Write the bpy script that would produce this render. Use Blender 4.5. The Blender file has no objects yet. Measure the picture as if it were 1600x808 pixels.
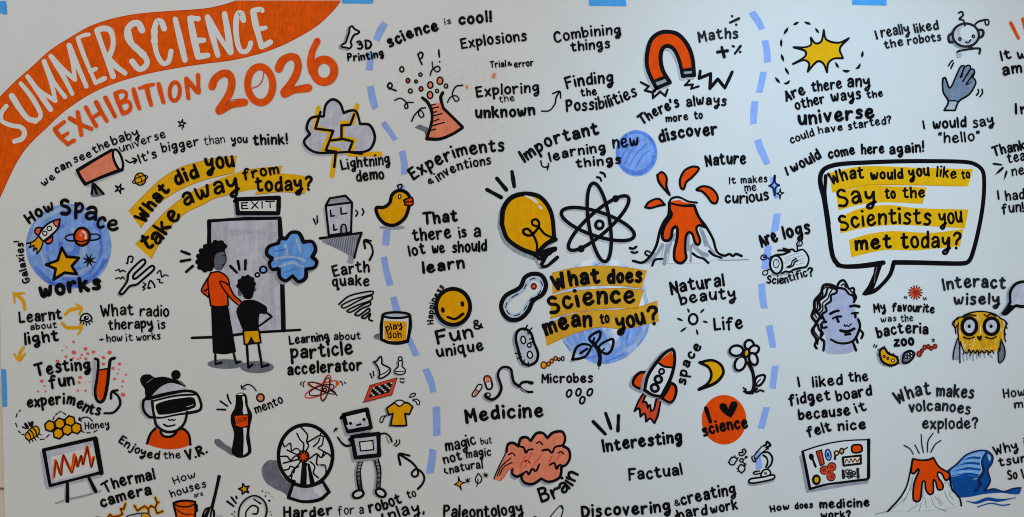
import bpy, bmesh, math, random
random.seed(11)
SC = bpy.context.scene
COL = SC.collection
S = 0.002                      # one sheet unit = 2 mm; the sheet shows 1600 x 808 units

# ---------------------------------------------------------------- camera, light, exposure
cam = bpy.data.objects.new('camera', bpy.data.cameras.new('camera'))
COL.objects.link(cam)
CZ = 1.45                      # height of the picture centre above the floor
cam.location = (0, -3.2, CZ)
cam.rotation_euler = (math.radians(90), 0, 0)
cam.data.sensor_width = 36
cam.data.lens = 36.0
cam.data.clip_start = 0.05
cam.data.clip_end = 100
SC.camera = cam
SC.cycles.filter_width = 1.0
SC.view_settings.view_transform = 'Standard'
SC.view_settings.look = 'None'
SC.view_settings.exposure = 0
SC.view_settings.gamma = 1
W = bpy.data.worlds.new('World'); SC.world = W; W.use_nodes = True
W.node_tree.nodes['Background'].inputs[0].default_value = (1.0, 0.982, 0.925, 1)
W.node_tree.nodes['Background'].inputs[1].default_value = 0.408


def area(name, loc, target, size, power, col):
    l = bpy.data.lights.new(name, 'AREA'); l.shape = 'RECTANGLE'
    l.size, l.size_y = size; l.energy = power; l.color = col
    o = bpy.data.objects.new(name, l); COL.objects.link(o); o.location = loc
    from mathutils import Vector
    o.rotation_euler = (Vector(target) - Vector(loc)).to_track_quat('-Z', 'Y').to_euler()
    return o


area('room_light', (-0.9, -2.6, 3.9), (-0.2, 0, 1.9), (3.4, 0.8), 28, (0.93, 0.985, 1.0))


def spot(name, loc, target, power, col, deg, radius):
    from mathutils import Vector
    l = bpy.data.lights.new(name, 'SPOT'); l.energy = power; l.color = col
    l.spot_size = math.radians(deg); l.spot_blend = 1.0; l.shadow_soft_size = radius
    o = bpy.data.objects.new(name, l); COL.objects.link(o); o.location = loc
    o.rotation_euler = (Vector(target) - Vector(loc)).to_track_quat('-Z', 'Y').to_euler()
    return o


spot('window_light', (1.08, -2.7, 3.7), (0.95, 0, 1.64), 268, (0.38, 0.71, 1.0), 37, 0.35)


# ---------------------------------------------------------------- materials
def lin(c):
    c = c / 255.0
    return c / 12.92 if c <= 0.04045 else ((c + 0.055) / 1.055) ** 2.4


MATS = {}


def pigment(name, rgb, k=0.55, streak=0.0, ang=0.0, freq=260.0, blot=0.0, rough=0.6, see=0.0, cloud=None):
    """Marker pigment on paper: flat colour, pen streaks at one angle, soft blots where strokes overlap."""
    m = bpy.data.materials.new(name); m.use_nodes = True
    nt = m.node_tree; N = nt.nodes; L = nt.links
    b = N['Principled BSDF']; b.inputs['Roughness'].default_value = rough
    b.inputs['Specular IOR Level'].default_value = 0.06
    base = [min(0.94, lin(c) / k) for c in rgb]
    if streak or blot:
        tc = N.new('ShaderNodeTexCoord')
        mp = N.new('ShaderNodeMapping'); mp.inputs['Rotation'].default_value = (0, math.radians(ang), 0)
        mp.inputs['Scale'].default_value = (1, 1, 0.12)
        L.new(tc.outputs['Object'], mp.inputs[0])
        n1 = N.new('ShaderNodeTexNoise'); n1.inputs['Scale'].default_value = freq; n1.inputs['Detail'].default_value = 3
        L.new(mp.outputs[0], n1.inputs['Vector'])
        n2 = N.new('ShaderNodeTexNoise'); n2.inputs['Scale'].default_value = 38; n2.inputs['Detail'].default_value = 4
        L.new(tc.outputs['Object'], n2.inputs['Vector'])
        r1 = N.new('ShaderNodeMapRange'); r1.inputs[1].default_value = 0.35; r1.inputs[2].default_value = 0.65
        r1.inputs[3].default_value = 1 - streak; r1.inputs[4].default_value = 1 + streak * 0.5
        L.new(n1.outputs['Fac'], r1.inputs[0])
        r2 = N.new('ShaderNodeMapRange'); r2.inputs[1].default_value = 0.408; r2.inputs[2].default_value = 0.62
        r2.inputs[3].default_value = 1 - blot; r2.inputs[4].default_value = 1 + blot * 0.6
        L.new(n2.outputs['Fac'], r2.inputs[0])
        mu = N.new('ShaderNodeMath'); mu.operation = 'MULTIPLY'
        L.new(r1.outputs[0], mu.inputs[0]); L.new(r2.outputs[0], mu.inputs[1])
        vm = N.new('ShaderNodeVectorMath'); vm.operation = 'SCALE'
        vm.inputs[0].default_value = base
        L.new(mu.outputs[0], vm.inputs['Scale'])
        if cloud:
            mx = N.new('ShaderNodeMix'); mx.data_type = 'RGBA'
            n3 = N.new('ShaderNodeTexNoise'); n3.inputs['Scale'].default_value = 14; n3.inputs['Detail'].default_value = 3
            L.new(tc.outputs['Object'], n3.inputs['Vector'])
            r3 = N.new('ShaderNodeMapRange'); r3.inputs[1].default_value = 0.42; r3.inputs[2].default_value = 0.6
            L.new(n3.outputs['Fac'], r3.inputs[0]); L.new(r3.outputs[0], mx.inputs['Factor'])
            L.new(vm.outputs[0], mx.inputs['A'])
            mx.inputs['B'].default_value = [min(0.94, lin(c) / k) for c in cloud] + [1]
            L.new(mx.outputs['Result'], b.inputs['Base Color'])
        else:
            L.new(vm.outputs[0], b.inputs['Base Color'])
    else:
        b.inputs['Base Color'].default_value = base + [1]
    if see:
        t = N.new('ShaderNodeBsdfTransparent'); mix = N.new('ShaderNodeMixShader'); mix.inputs[0].default_value = see
        out = N['Material Output']
        L.new(b.outputs[0], mix.inputs[1]); L.new(t.outputs[0], mix.inputs[2]); L.new(mix.outputs[0], out.inputs[0])
    MATS[name] = m
    return m


pigment('ink', (9, 7, 10), streak=0.0, blot=0.18, rough=0.5)
pigment('thin', (26, 26, 30), blot=0.2, rough=0.55)
pigment('pencil', (112, 114, 120), rough=0.7)
pigment('orange', (208, 71, 4), streak=0.20, ang=0, freq=240, blot=0.10)
pigment('orange_deep', (200, 66, 8), streak=0.08, ang=20, freq=200, blot=0.10)
pigment('orange_edge', (170, 56, 14), blot=0.08)
pigment('red_orange', (212, 59, 3), streak=0.06, ang=30, blot=0.07)
pigment('yellow', (192, 133, 2), streak=0.07, ang=60, blot=0.06)
pigment('highlight', (202, 143, 8), streak=0.06, ang=85, freq=220, blot=0.05)
pigment('highlight_clear', (198, 137, 4), streak=0.06, ang=85, freq=220, blot=0.06, see=0.16)
pigment('gold_edge', (160, 100, 10), streak=0.05)
pigment('dash_blue', (118, 140, 198), streak=0.05, ang=10, blot=0.05)
pigment('wash', (104, 134, 198), streak=0.10, ang=35, freq=110, blot=0.14)
pigment('wash_dark', (70, 106, 190), streak=0.10, ang=35, freq=120, blot=0.14, see=0.6)
pigment('wash_light', (156, 172, 218), streak=0.10, ang=20, freq=110, blot=0.10, see=0.35)
pigment('sky_wash', (84, 130, 200), streak=0.16, ang=12, freq=120, blot=0.10)
pigment('fluff', (214, 138, 18), streak=0.22, ang=5, freq=170, blot=0.16)
pigment('pink', (206, 108, 82), streak=0.08, ang=40, freq=200, blot=0.08)
pigment('rose', (188, 76, 62), blot=0.1)
pigment('pale_rose', (206, 166, 160), see=0.3)
pigment('lavender', (158, 158, 169), streak=0.09, ang=5, freq=90, blot=0.10)
pigment('face_lilac', (142, 144, 166), streak=0.06, ang=5, freq=90, blot=0.08)
pigment('shade', (126, 128, 138), streak=0.10, ang=10, freq=120, blot=0.10)
pigment('pale_shade', (146, 148, 156), streak=0.08, ang=10, freq=120, blot=0.08)
pigment('dark_shade', (92, 95, 104), streak=0.16, ang=70, freq=100, blot=0.16)
pigment('slate', (98, 110, 128), streak=0.14, ang=20, freq=130, blot=0.12)
pigment('skin', (76, 80, 88), streak=0.08, blot=0.12)
pigment('brick', (176, 60, 36), streak=0.10, ang=30, blot=0.12)
pigment('dark_red', (96, 26, 16), blot=0.12)
pigment('deep_blue', (8, 62, 126), streak=0.10, ang=60, blot=0.12)
pigment('mid_blue', (92, 138, 214), streak=0.10, ang=60, blot=0.10)
pigment('navy', (16, 28, 66), blot=0.1)
pigment('tape_blue', (62, 132, 194), streak=0.05, ang=90, freq=160, blot=0.06, rough=0.5)
pigment('globe', (130, 154, 204), streak=0.10, ang=15, freq=90, blot=0.10, cloud=(196, 198, 216))
pigment('bare', (196, 198, 200), rough=0.75)


def paper_material():
    m = bpy.data.materials.new('paper'); m.use_nodes = True
    nt = m.node_tree; N = nt.nodes; L = nt.links; b = N['Principled BSDF']
    b.inputs['Roughness'].default_value = 0.55; b.inputs['Specular IOR Level'].default_value = 0.3
    tc = N.new('ShaderNodeTexCoord')
    n = N.new('ShaderNodeTexNoise'); n.inputs['Scale'].default_value = 5; n.inputs['Detail'].default_value = 6
    L.new(tc.outputs['Object'], n.inputs['Vector'])
    cr = N.new('ShaderNodeValToRGB')
    cr.color_ramp.elements[0].position = 0.3; cr.color_ramp.elements[0].color = (0.765, 0.765, 0.762, 1)
    cr.color_ramp.elements[1].position = 0.7; cr.color_ramp.elements[1].color = (0.80, 0.80, 0.80, 1)
    L.new(n.outputs['Fac'], cr.inputs[0]); L.new(cr.outputs[0], b.inputs['Base Color'])
    mp = N.new('ShaderNodeMapping'); mp.inputs['Scale'].default_value = (1.0, 1, 0.35)
    L.new(tc.outputs['Object'], mp.inputs[0])
    n2 = N.new('ShaderNodeTexNoise'); n2.inputs['Scale'].default_value = 2.2; n2.inputs['Detail'].default_value = 1.5
    L.new(mp.outputs[0], n2.inputs['Vector'])
    n3 = N.new('ShaderNodeTexNoise'); n3.inputs['Scale'].default_value = 420; n3.inputs['Detail'].default_value = 3
    L.new(tc.outputs['Object'], n3.inputs['Vector'])
    b1 = N.new('ShaderNodeBump'); b1.inputs['Strength'].default_value = 1; b1.inputs['Distance'].default_value = 0.035
    L.new(n2.outputs['Fac'], b1.inputs['Height'])
    b2 = N.new('ShaderNodeBump'); b2.inputs['Strength'].default_value = 0.12; b2.inputs['Distance'].default_value = 0.0006
    L.new(n3.outputs['Fac'], b2.inputs['Height']); L.new(b1.outputs[0], b2.inputs['Normal'])
    L.new(b2.outputs[0], b.inputs['Normal'])
    MATS['paper'] = m


paper_material()
_bare = MATS['bare'].node_tree.nodes['Principled BSDF']
_bare.inputs['Base Color'].default_value = (0.80, 0.80, 0.80, 1)
_p = pigment('wall_paint', (176, 164, 148), blot=0.05, rough=0.8)


# ---------------------------------------------------------------- sheet geometry helpers
def parse(p):
    poly = False
    if isinstance(p, str):
        p = p.strip()
        if p.startswith('!'):
            poly = True; p = p[1:]
        v = [float(t) for t in p.split()]
        p = [(v[i], v[i + 1]) for i in range(0, len(v) - 1, 2)]
    return list(p), poly


def catmull(pts, closed, step):
    n = len(pts)
    if n < 3:
        closed = False
    out = []
    rng = n if closed else n - 1
    for i in range(rng):
        p1 = pts[i]; p2 = pts[(i + 1) % n]
        if closed:
            p0 = pts[i - 1]; p3 = pts[(i + 2) % n]
        else:
            p0 = pts[i - 1] if i else (2 * p1[0] - p2[0], 2 * p1[1] - p2[1])
            p3 = pts[i + 2] if i + 2 < n else (2 * p2[0] - p1[0], 2 * p2[1] - p1[1])
        d = math.hypot(p2[0] - p1[0], p2[1] - p1[1])
        k = max(2, min(9, int(d / step) + 1))
        d0 = max(1e-6, math.hypot(p1[0] - p0[0], p1[1] - p0[1])); d2 = max(1e-6, math.hypot(p3[0] - p2[0], p3[1] - p2[1]))
        dd = max(d, 1e-6)
        # tangents scaled to the segment so uneven spacing does not overshoot
        m1 = [((p2[j] - p0[j]) / (dd + d0)) * dd for j in (0, 1)]
        m2 = [((p3[j] - p1[j]) / (dd + d2)) * dd for j in (0, 1)]
        for s in range(k):
            t = s / k; t2 = t * t; t3 = t2 * t
            h = (2 * t3 - 3 * t2 + 1, t3 - 2 * t2 + t, -2 * t3 + 3 * t2, t3 - t2)
            out.append(tuple(h[0] * p1[j] + h[1] * m1[j] + h[2] * p2[j] + h[3] * m2[j] for j in (0, 1)))
    if not closed:
        out.append(pts[-1])
    return out


def split_corners(pts):
    runs = [[pts[0]]]
    for a, b in zip(pts, pts[1:]):
        if abs(a[0] - b[0]) + abs(a[1] - b[1]) < 1e-6:
            runs.append([b])
        else:
            runs[-1].append(b)
    return [r for r in runs if len(r) > 1]


class Mesh:
    """Flat ink on the sheet. Vertices are in sheet units (x right, y down), h is the height above the paper in mm."""
    def __init__(self):
        self.v = []; self.f = []; self.m = []; self.slots = []

    def slot(self, mat):
        if mat not in self.slots:
            self.slots.append(mat)
        return self.slots.index(mat)

    def face(self, idx, mat):
        self.f.append(idx); self.m.append(self.slot(mat))

    def poly(self, pts, mat, h):
        # drop repeated points
        q = []
        for p in pts:
            if not q or math.hypot(p[0] - q[-1][0], p[1] - q[-1][1]) > 1e-3:
                q.append(p)
        if len(q) > 2 and math.hypot(q[0][0] - q[-1][0], q[0][1] - q[-1][1]) < 1e-3:
            q.pop()
        if len(q) < 3:
            return
        ar = sum(a[0] * b[1] - b[0] * a[1] for a, b in zip(q, q[1:] + q[:1]))
        if ar > 0:
            q = q[::-1]
        o = len(self.v)
        self.v += [(x, y, h) for x, y in q]
        self.face(list(range(o, o + len(q))), mat)

    def ribbon(self, pts, w, mat, h, closed=False, taper=0):
        q = []
        for p in pts:
            if not q or math.hypot(p[0] - q[-1][0], p[1] - q[-1][1]) > 0.02:
                q.append(p)
        if closed and len(q) > 2 and math.hypot(q[0][0] - q[-1][0], q[0][1] - q[-1][1]) < 0.02:
            q.pop()
        n = len(q)
        if n == 0:
            return
        if n == 1:
            self.poly([(q[0][0] + w / 2 * math.cos(a * math.pi / 5), q[0][1] + w / 2 * math.sin(a * math.pi / 5)) for a in range(10)], mat, h)
            return
        ph = random.random() * 6.28; fr = random.uniform(1.0, 2.4)
        L = []; R = []; T = []; HW = []
        for i, p in enumerate(q):
            a = q[i - 1] if (i or closed) else q[i]
            b = q[(i + 1) % n] if (i < n - 1 or closed) else q[i]
            tx, ty = b[0] - a[0], b[1] - a[1]; d = math.hypot(tx, ty) or 1e-6
            tx, ty = tx / d, ty / d
            t = i / max(1, n - 1)
            hw = w / 2
            if not closed:
                hw *= 1 + 0.09 * math.sin(ph + fr * 6.28 * t * 0.5)
            if taper == 1:
                hw *= max(0.22, min(1, (1 - t) * 2.2))
            elif taper == 2:
                hw *= max(0.25, min(1, 3.0 * min(t, 1 - t) + 0.12))
            elif taper == -1:
                hw *= max(0.22, min(1, t * 2.2))
            T.append((tx, ty)); HW.append(hw)
            L.append((p[0] - ty * hw, p[1] + tx * hw)); R.append((p[0] + ty * hw, p[1] - tx * hw))
        o = len(self.v)
        for i in range(n):
            self.v.append((L[i][0], L[i][1], h)); self.v.append((R[i][0], R[i][1], h))
        for i in range(n if closed else n - 1):
            a = o + 2 * i; b = o + 2 * ((i + 1) % n)
            self.face([a, b, b + 1, a + 1], mat)
        if not closed:
            for i, s in ((0, -1), (n - 1, 1)):
                hw = HW[i]; tx, ty = T[i]; ids = []
                K = 5
                for k in range(1, K):
                    ang = math.pi * k / K
                    ca, sa = math.cos(ang), math.sin(ang)
                    x = q[i][0] - ty * hw * ca + tx * hw * sa * s
                    y = q[i][1] + tx * hw * ca + ty * hw * sa * s
                    ids.append(len(self.v)); self.v.append((x, y, h))
                l = o + 2 * i; r = l + 1
                loop = [l] + ids + [r]
                if s > 0:
                    loop = loop[::1]
                else:
                    loop = loop[::-1]
                self.face(loop, mat)

    def build(self, name, parent=None, origin=None):
        if not self.v:
            return None
        xs = [p[0] for p in self.v]; ys = [p[1] for p in self.v]
        cx = (min(xs) + max(xs)) / 2; cy = (min(ys) + max(ys)) / 2
        me = bpy.data.meshes.new(name)
        me.from_pydata([((x - cx) * S, -h * 0.001, (cy - y) * S) for x, y, h in self.v], [], self.f)
        for s in self.slots:
            me.materials.append(MATS[s])
        me.polygons.foreach_set('material_index', self.m)
        me.update()
        # every face looks out from the paper (towards -Y)
        bm = bmesh.new(); bm.from_mesh(me)
        bm.normal_update()
        flip = [f for f in bm.faces if f.normal.y > 0]
        if flip:
            bmesh.ops.reverse_faces(bm, faces=flip)
        bm.to_mesh(me); bm.free()
        o = bpy.data.objects.new(name, me); COL.objects.link(o)
        wl = ((cx - 800) * S, 0.0, (404 - cy) * S)
        if parent is not None:
            o.parent = parent
            pl = origin or (0, 0, 0)
            o.location = (wl[0] - pl[0], wl[1] - pl[1], wl[2] - pl[2])
        else:
            o.location = wl
        return o, wl


SHEET = None      # set once the paper exists


class Dr:
    """One drawing on the sheet: a part of the sheet (outline mesh) with optional named sub-parts."""
    def __init__(self, name, label, fr=(0, 0, 1), z=1.2):
        self.name = name; self.label = label; self.fr = fr; self.z = z; self.k = 0
        self.main = Mesh(); self.subs = []

    def _h(self):
        self.k += 1
        return self.z + self.k * 0.022

    def _mesh(self, sub):
        if not sub:
            return self.main
        if sub.endswith('+'):
            m = Mesh(); self.subs.append((sub[:-1], m)); return m
        for nm, m in reversed(self.subs):
            if nm == sub:
                return m
        m = Mesh(); self.subs.append((sub, m)); return m

    def _pt(self, pts, off=(0, 0)):
        x0, y0, k = self.fr
        return [(x0 + (p[0] + off[0]) / k, y0 + (p[1] + off[1]) / k) for p in pts]

    def path(self, p, closed=False, off=(0, 0)):
        pts, poly = parse(p)
        pts = self._pt(pts, off)
        if poly:
            return [pts + ([pts[0]] if closed else [])], True
        has = any(abs(a[0] - b[0]) + abs(a[1] - b[1]) < 1e-6 for a, b in zip(pts, pts[1:]))
        if closed and not has:
            return [catmull(pts, True, 2.0)], False
        if closed:
            pts = pts + [pts[0]]
        return [catmull(r, False, 2.0) for r in split_corners(pts)], False

    def f(self, mat, p, sub='', off=(0, 0)):
        runs, poly = self.path(p, True, off)
        self._mesh(sub).poly([q for r in runs for q in r], mat, self._h())
        return self

    def s(self, w, p, mat='ink', sub='', closed=False, taper=0, off=(0, 0)):
        w = w / self.fr[2]
        if mat in ('ink', 'thin', 'navy', 'dark_red'):
            w = w * 1.13 + 0.15
        runs, poly = self.path(p, closed, off)
        m = self._mesh(sub); h = self._h()
        pts, _ = parse(p)
        if poly:
            r = runs[0]
            for i, (a, b) in enumerate(zip(r, r[1:])):
                m.ribbon([a, ((a[0] + b[0]) / 2, (a[1] + b[1]) / 2), b], w, mat, h + 0.006 * (i % 3), taper=taper)
        else:
            loop = closed and len(runs) == 1 and not any(a == b for a, b in zip(pts, pts[1:]))
            for i, r in enumerate(runs):
                m.ribbon(r, w, mat, h + 0.006 * (i % 3), closed=loop, taper=taper)
        return self

    def c(self, mat, w, p, sub='', shade=None, smat='shade', omat='ink', osub=None):
        """Closed shape: marker shadow beside it, fill, then its outline."""
        if shade:
            self.f(smat, p, off=shade)
            self.s(w, p, smat, closed=True, off=shade)
        if mat:
            self.f(mat, p, sub)
        if w:
            self.s(w, p, omat, sub if osub is None and sub and sub.endswith('~') else (osub or ''), closed=True)
        return self

    def ell(self, cx, cy, rx, ry=None, rot=0, n=20):
        ry = ry or rx; a = math.radians(rot)
        pts = []
        for i in range(n):
            t = 2 * math.pi * i / n
            x, y = rx * math.cos(t), ry * math.sin(t)
            pts.append((cx + x * math.cos(a) - y * math.sin(a), cy + x * math.sin(a) + y * math.cos(a)))
        return pts

    def e(self, cx, cy, rx, ry=None, rot=0, w=0, fill=None, sub='', mat='ink', shade=None, smat='shade', osub=''):
        p = self.ell(cx, cy, rx, ry, rot)
        if shade:
            self.f(smat, p, off=shade)
            if w: self.s(w, p, smat, closed=True, off=shade)
        if fill:
            self.f(fill, p, sub)
        if w:
            self.s(w, p, mat, osub, closed=True)
        return self

    def t(self, text, cap, w, base, mat='ink', sub='', jit=1.0):
        """Hand lettering fitted along a baseline."""
        x0, y0, k = self.fr
        pts, _ = parse(base)
        pts = catmull(self._pt(pts), False, 2.0)
        letter(self._mesh(sub), text, cap / k, w / k, pts, mat, self._h(), jit)
        return self

    def _detach(self, word):
        """Strokes that stand clear of the rest become sub-parts of their own."""
        m = self.main; n = len(m.v); par = list(range(n))

        def find(a):
            while par[a] != a:
                par[a] = par[par[a]]; a = par[a]
            return a
        for f in m.f:
            for b in f[1:]:
                par[find(b)] = find(f[0])
        comp = {}
        for i in range(n):
            comp.setdefault(find(i), []).append(i)
        bb = {k: (min(m.v[i][0] for i in c), min(m.v[i][1] for i in c), max(m.v[i][0] for i in c), max(m.v[i][1] for i in c)) for k, c in comp.items()}
        ks = list(bb); grp = {k: k for k in ks}

        def gf(a):
            while grp[a] != a:
                a = grp[a]
            return a
        g = 9.0 if word == 'word' else 7.0
        for i, a in enumerate(ks):
            A = bb[a]
            for b in ks[i + 1:]:
                B = bb[b]
                if A[0] - g < B[2] and B[0] - g < A[2] and A[1] - g < B[3] and B[1] - g < A[3]:
                    ra, rb = gf(a), gf(b)
                    if ra != rb:
                        grp[rb] = ra
        cl = {}
        for k in ks:
            cl.setdefault(gf(k), []).extend(comp[k])
        if len(cl) < 2:
            return
        order = sorted(cl.values(), key=len, reverse=True)
        own = {}
        for j, c in enumerate(order):
            for i in c:
                own[i] = j
        parts = [Mesh() for _ in order]; mp = [dict() for _ in order]
        for f, mi in zip(m.f, m.m):
            j = own[f[0]]
            ids = []
            for i in f:
                if i not in mp[j]:
                    mp[j][i] = len(parts[j].v); parts[j].v.append(m.v[i])
                ids.append(mp[j][i])
            parts[j].face(ids, m.slots[mi])
        self.main = parts[0]
        for q in parts[1:]:
            self.subs.append((word, q))

    def done(self):
        if self.main.v:
            self._detach('word' if self.name == 'caption' else 'accent_mark')
        o = self.main.build(self.name, SHEET)
        if o is None:
            nm, m = self.subs.pop(0)
            o = m.build(self.name, SHEET)
        o, wl = o
        if self.label:
            o['label'] = self.label
        for nm, m in self.subs:
            m.build(nm, o, wl)
        return o


# ---------------------------------------------------------------- hand lettering: one stroke list per character (cap height 100)
G = {
 'a': "5 50 16 61 32 60 40 48 41 20 42 2/40 34 22 34 6 25 3 11 13 1 28 6 40 22",
 'b': "0 100 2 0/2 28 14 50 30 53 40 36 35 10 20 0 2 6", 'c': "38 50 26 61 10 52 2 28 10 6 24 0 40 12",
 'd': "40 100 41 0/40 42 28 56 12 52 2 28 8 4 22 0 40 22", 'e': "7 28 38 38 38 54 24 62 8 48 3 24 14 3 30 0 46 13",
 'f': "42 90 32 99 20 92 15 70 13 -6/0 54 34 57", 'g': "38 54 24 62 6 50 4 28 16 16 32 26 40 50/41 60 41 -8 32 -30 16 -33 8 -22 20 -10 46 1",
 'h': "0 100 2 0/2 28 14 52 28 58 38 46 39 0", 'i': "2 56 2 0/0 98 3 96", 'j': "20 58 20 -14 12 -30 -2 -26/19 98 22 96",
 'k': "0 100 2 0/36 60 4 26/14 34 42 0", 'l': "2 100 2 0",
 'm': "0 58 2 0/2 32 12 54 24 57 31 44 31 3/31 32 42 54 55 57 62 44 62 0", 'n': "0 60 2 0/2 30 14 54 28 59 38 47 39 0",
 'o': "O20 62 4 46 3 20 18 0 36 8 42 32 34 56", 'p': "0 62 2 -36/2 38 16 60 32 58 40 40 34 16 18 6 2 14",
 'q': "38 54 22 62 6 50 4 22 18 2 34 12 38 46/40 62 40 -36/40 -36 50 -28", 'r': "0 60 2 0/2 28 12 50 26 60 36 56",
 's': "36 53 22 62 8 54 11 39 28 29 35 15 23 1 2 4", 't': "15 90 14 16 22 2 38 7/0 60 34 63",
 'u': "0 60 3 18 14 2 28 8 39 34/40 60 41 0", 'v': "0 60 18 0/18 0 37 60", 'w': "0 60 8 8 18 3 29 38/29 42 36 8 48 8 60 60",
 'x': "0 60 37 0/37 60 0 0", 'y': "0 60 5 34 17 25 31 36 39 58/41 60 39 -8 29 -31 13 -33 7 -23 20 -11 48 2",
 'z': "2 58 36 58/36 58 0 2/0 2 40 3", '&': "44 0 10 52 10 72 22 78 30 66 20 48 4 30 6 10 20 0 34 10 42 34",
 'A': "0 0 22 98/22 98 46 0/8 34 42 37", 'B': "1 98 3 0/0 98 30 97 38 80 28 60 4 53/4 53 34 51 46 30 36 6 3 0",
 'C': "46 84 30 99 10 86 2 50 10 12 28 0 48 14", 'D': "2 98 3 0/0 98 28 93 48 66 46 30 26 4 3 0",
 'E': "2 97 3 1/0 97 42 100/3 53 35 55/3 1 44 3", 'F': "2 97 3 0/0 97 44 100/3 52 36 54", 'G': "46 86 30 99 10 86 2 50 10 12 28 1 46 14/46 14 46 44/46 44 28 42",
 'H': "0 100 3 0/46 100 46 0/2 48 46 53", 'I': "2 100 2 0", 'L': "1 100 3 1/3 1 42 4", 'M': "2 98 0 0/2 98 26 38/26 38 52 98/52 98 54 0",
 'N': "1 98 2 0/1 98 46 4/46 4 46 98", 'P': "2 98 3 0/0 96 30 98 44 78 32 54 4 46", 'R': "2 98 3 0/0 96 30 98 42 78 30 56 4 48/12 50 46 0",
 'S': "42 86 26 100 6 86 10 62 36 44 44 20 26 0 0 8", 'T': "0 94 58 99/28 96 30 0", 'V': "0 98 22 0/22 0 46 98",
 'W': "0 98 16 2/16 2 34 66/34 66 50 4/50 4 66 98", 'X': "0 98 44 0/44 98 0 0", 'Y': "0 98 22 48/44 98 22 48/22 48 22 0",
 '0': "O22 98 2 60 6 14 24 0 42 24 42 74", '2': "4 76 18 98 36 90 36 66 0 0/0 2 44 4", '3': "2 90 22 98 36 80 16 58/16 58 40 50 42 22 22 0 0 10",
 '6': "34 98 8 60 2 26 16 2 36 8 40 34 22 48 4 32", '!': "3 100 2 32/1 3 3 1", '?': "0 80 14 98 36 90 38 70 20 46 18 26/17 2 19 0",
 "'": "3 100 1 76", '"': "2 100 0 78/16 100 14 78", '+': "0 36 42 40/20 60 22 14", '.': "1 3 3 1", ',': "4 4 0 -14",
}
_gc = {}


def glyph(ch):
    if ch not in _gc:
        st = []
        for part in G[ch].split('/'):
            cl = part[0] == 'O'
            v = [float(q) / 100 for q in part.lstrip('O').split()]
            if ch.islower():
                v = [q if i % 2 == 0 else (1.13 * q if q <= 0.62 else 0.70 + (q - 0.62) * 0.79) for i, q in enumerate(v)]
            st.append((cl, [(v[i], v[i + 1]) for i in range(0, len(v), 2)]))
        _gc[ch] = (st, max(p[0] for _, q in st for p in q))
    return _gc[ch]


def letter(mesh, text, cap, w, base, mat, h, jit):
    cap *= 0.95
    w = (w if w < 2.8 else w * 0.95 if w < 4.4 else w * 0.91) * random.uniform(0.96, 1.06)
    gap = 0.09 + 0.9 * w / cap
    x = 0; lay = []
    for ch in text:
        if ch == ' ':
            x += 0.34; continue
        st, gw = glyph(ch)
        lay.append((st, x, gw)); x += gw + gap
    tot = x - gap
    d = [0]
    for a, b in zip(base, base[1:]):
        d.append(d[-1] + math.hypot(b[0] - a[0], b[1] - a[1]))
    Ln = d[-1]; pad = w / 2 + (0.05 * cap if len(text) > 1 else 0)
    sc = max(0.1, (Ln - 2 * pad)) / tot if tot > 0.06 else 0

    def at(s):
        s = max(0, min(Ln, s))
        for i in range(len(d) - 1):
            if s <= d[i + 1] or i == len(d) - 2:
                t = (s - d[i]) / max(1e-6, d[i + 1] - d[i])
                a, b = base[i], base[i + 1]
                return a[0] + (b[0] - a[0]) * t, a[1] + (b[1] - a[1]) * t
    for n, (st, gx, gw) in enumerate(lay):
        s = pad + (gx + gw / 2) * sc if sc else Ln / 2
        e = max(w, cap * 0.45)
        p = at(s); a = at(s - e); b = at(s + e)
        ang = math.atan2(b[1] - a[1], b[0] - a[0]) + math.radians(random.uniform(-3, 3)) * jit
        k = 1 + random.uniform(-0.05, 0.05) * jit; dy = random.uniform(-0.03, 0.03) * cap * jit
        ca, sa = math.cos(ang), math.sin(ang)
        sx = sc if sc else cap
        for i, (cl, q) in enumerate(st):
            pts = []
            for (u, v) in q:
                lx = (u - gw / 2) * sx + random.uniform(-.008, .008) * cap
                ly = -(v * (cap - w) * k + w / 2) + dy + random.uniform(-.008, .008) * cap
                pts.append((p[0] + lx * ca - ly * sa, p[1] + lx * sa + ly * ca))
            pts = catmull(pts, cl, max(0.8, cap / 14))
            mesh.ribbon(pts, w * random.uniform(0.94, 1.08), mat, h + 0.007 * ((n * 2 + i) % 6), closed=cl)


def thing(o, label, cat, group=None):
    o['label'] = label; o['category'] = cat
    if group:
        o['group'] = group


def cap(label, fr, lines, mat='ink', name='caption', z=2.0):
    d = Dr(name, label, fr, z)
    for ln in lines:
        d.t(*ln[:4], mat=ln[4] if len(ln) > 4 else mat)
    return d.done()


# ---------------------------------------------------------------- wall, sheet and tape
def box(name, x0, x1, y0, y1, z0, z1, mat, bev=0.0):
    bm = bmesh.new()
    bmesh.ops.create_cube(bm, size=1)
    for v in bm.verts:
        v.co = ((v.co.x + .5) * (x1 - x0) + x0, (v.co.y + .5) * (y1 - y0) + y0, (v.co.z + .5) * (z1 - z0) + z0)
    if bev:
        bmesh.ops.bevel(bm, geom=bm.edges[:], offset=bev, segments=2, affect='EDGES')
    me = bpy.data.meshes.new(name); bm.to_mesh(me); bm.free()
    me.materials.append(MATS[mat])
    o = bpy.data.objects.new(name, me); COL.objects.link(o)
    return o


def X(px): return (px - 800) * S
def Z(py): return CZ + (404 - py) * S


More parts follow.
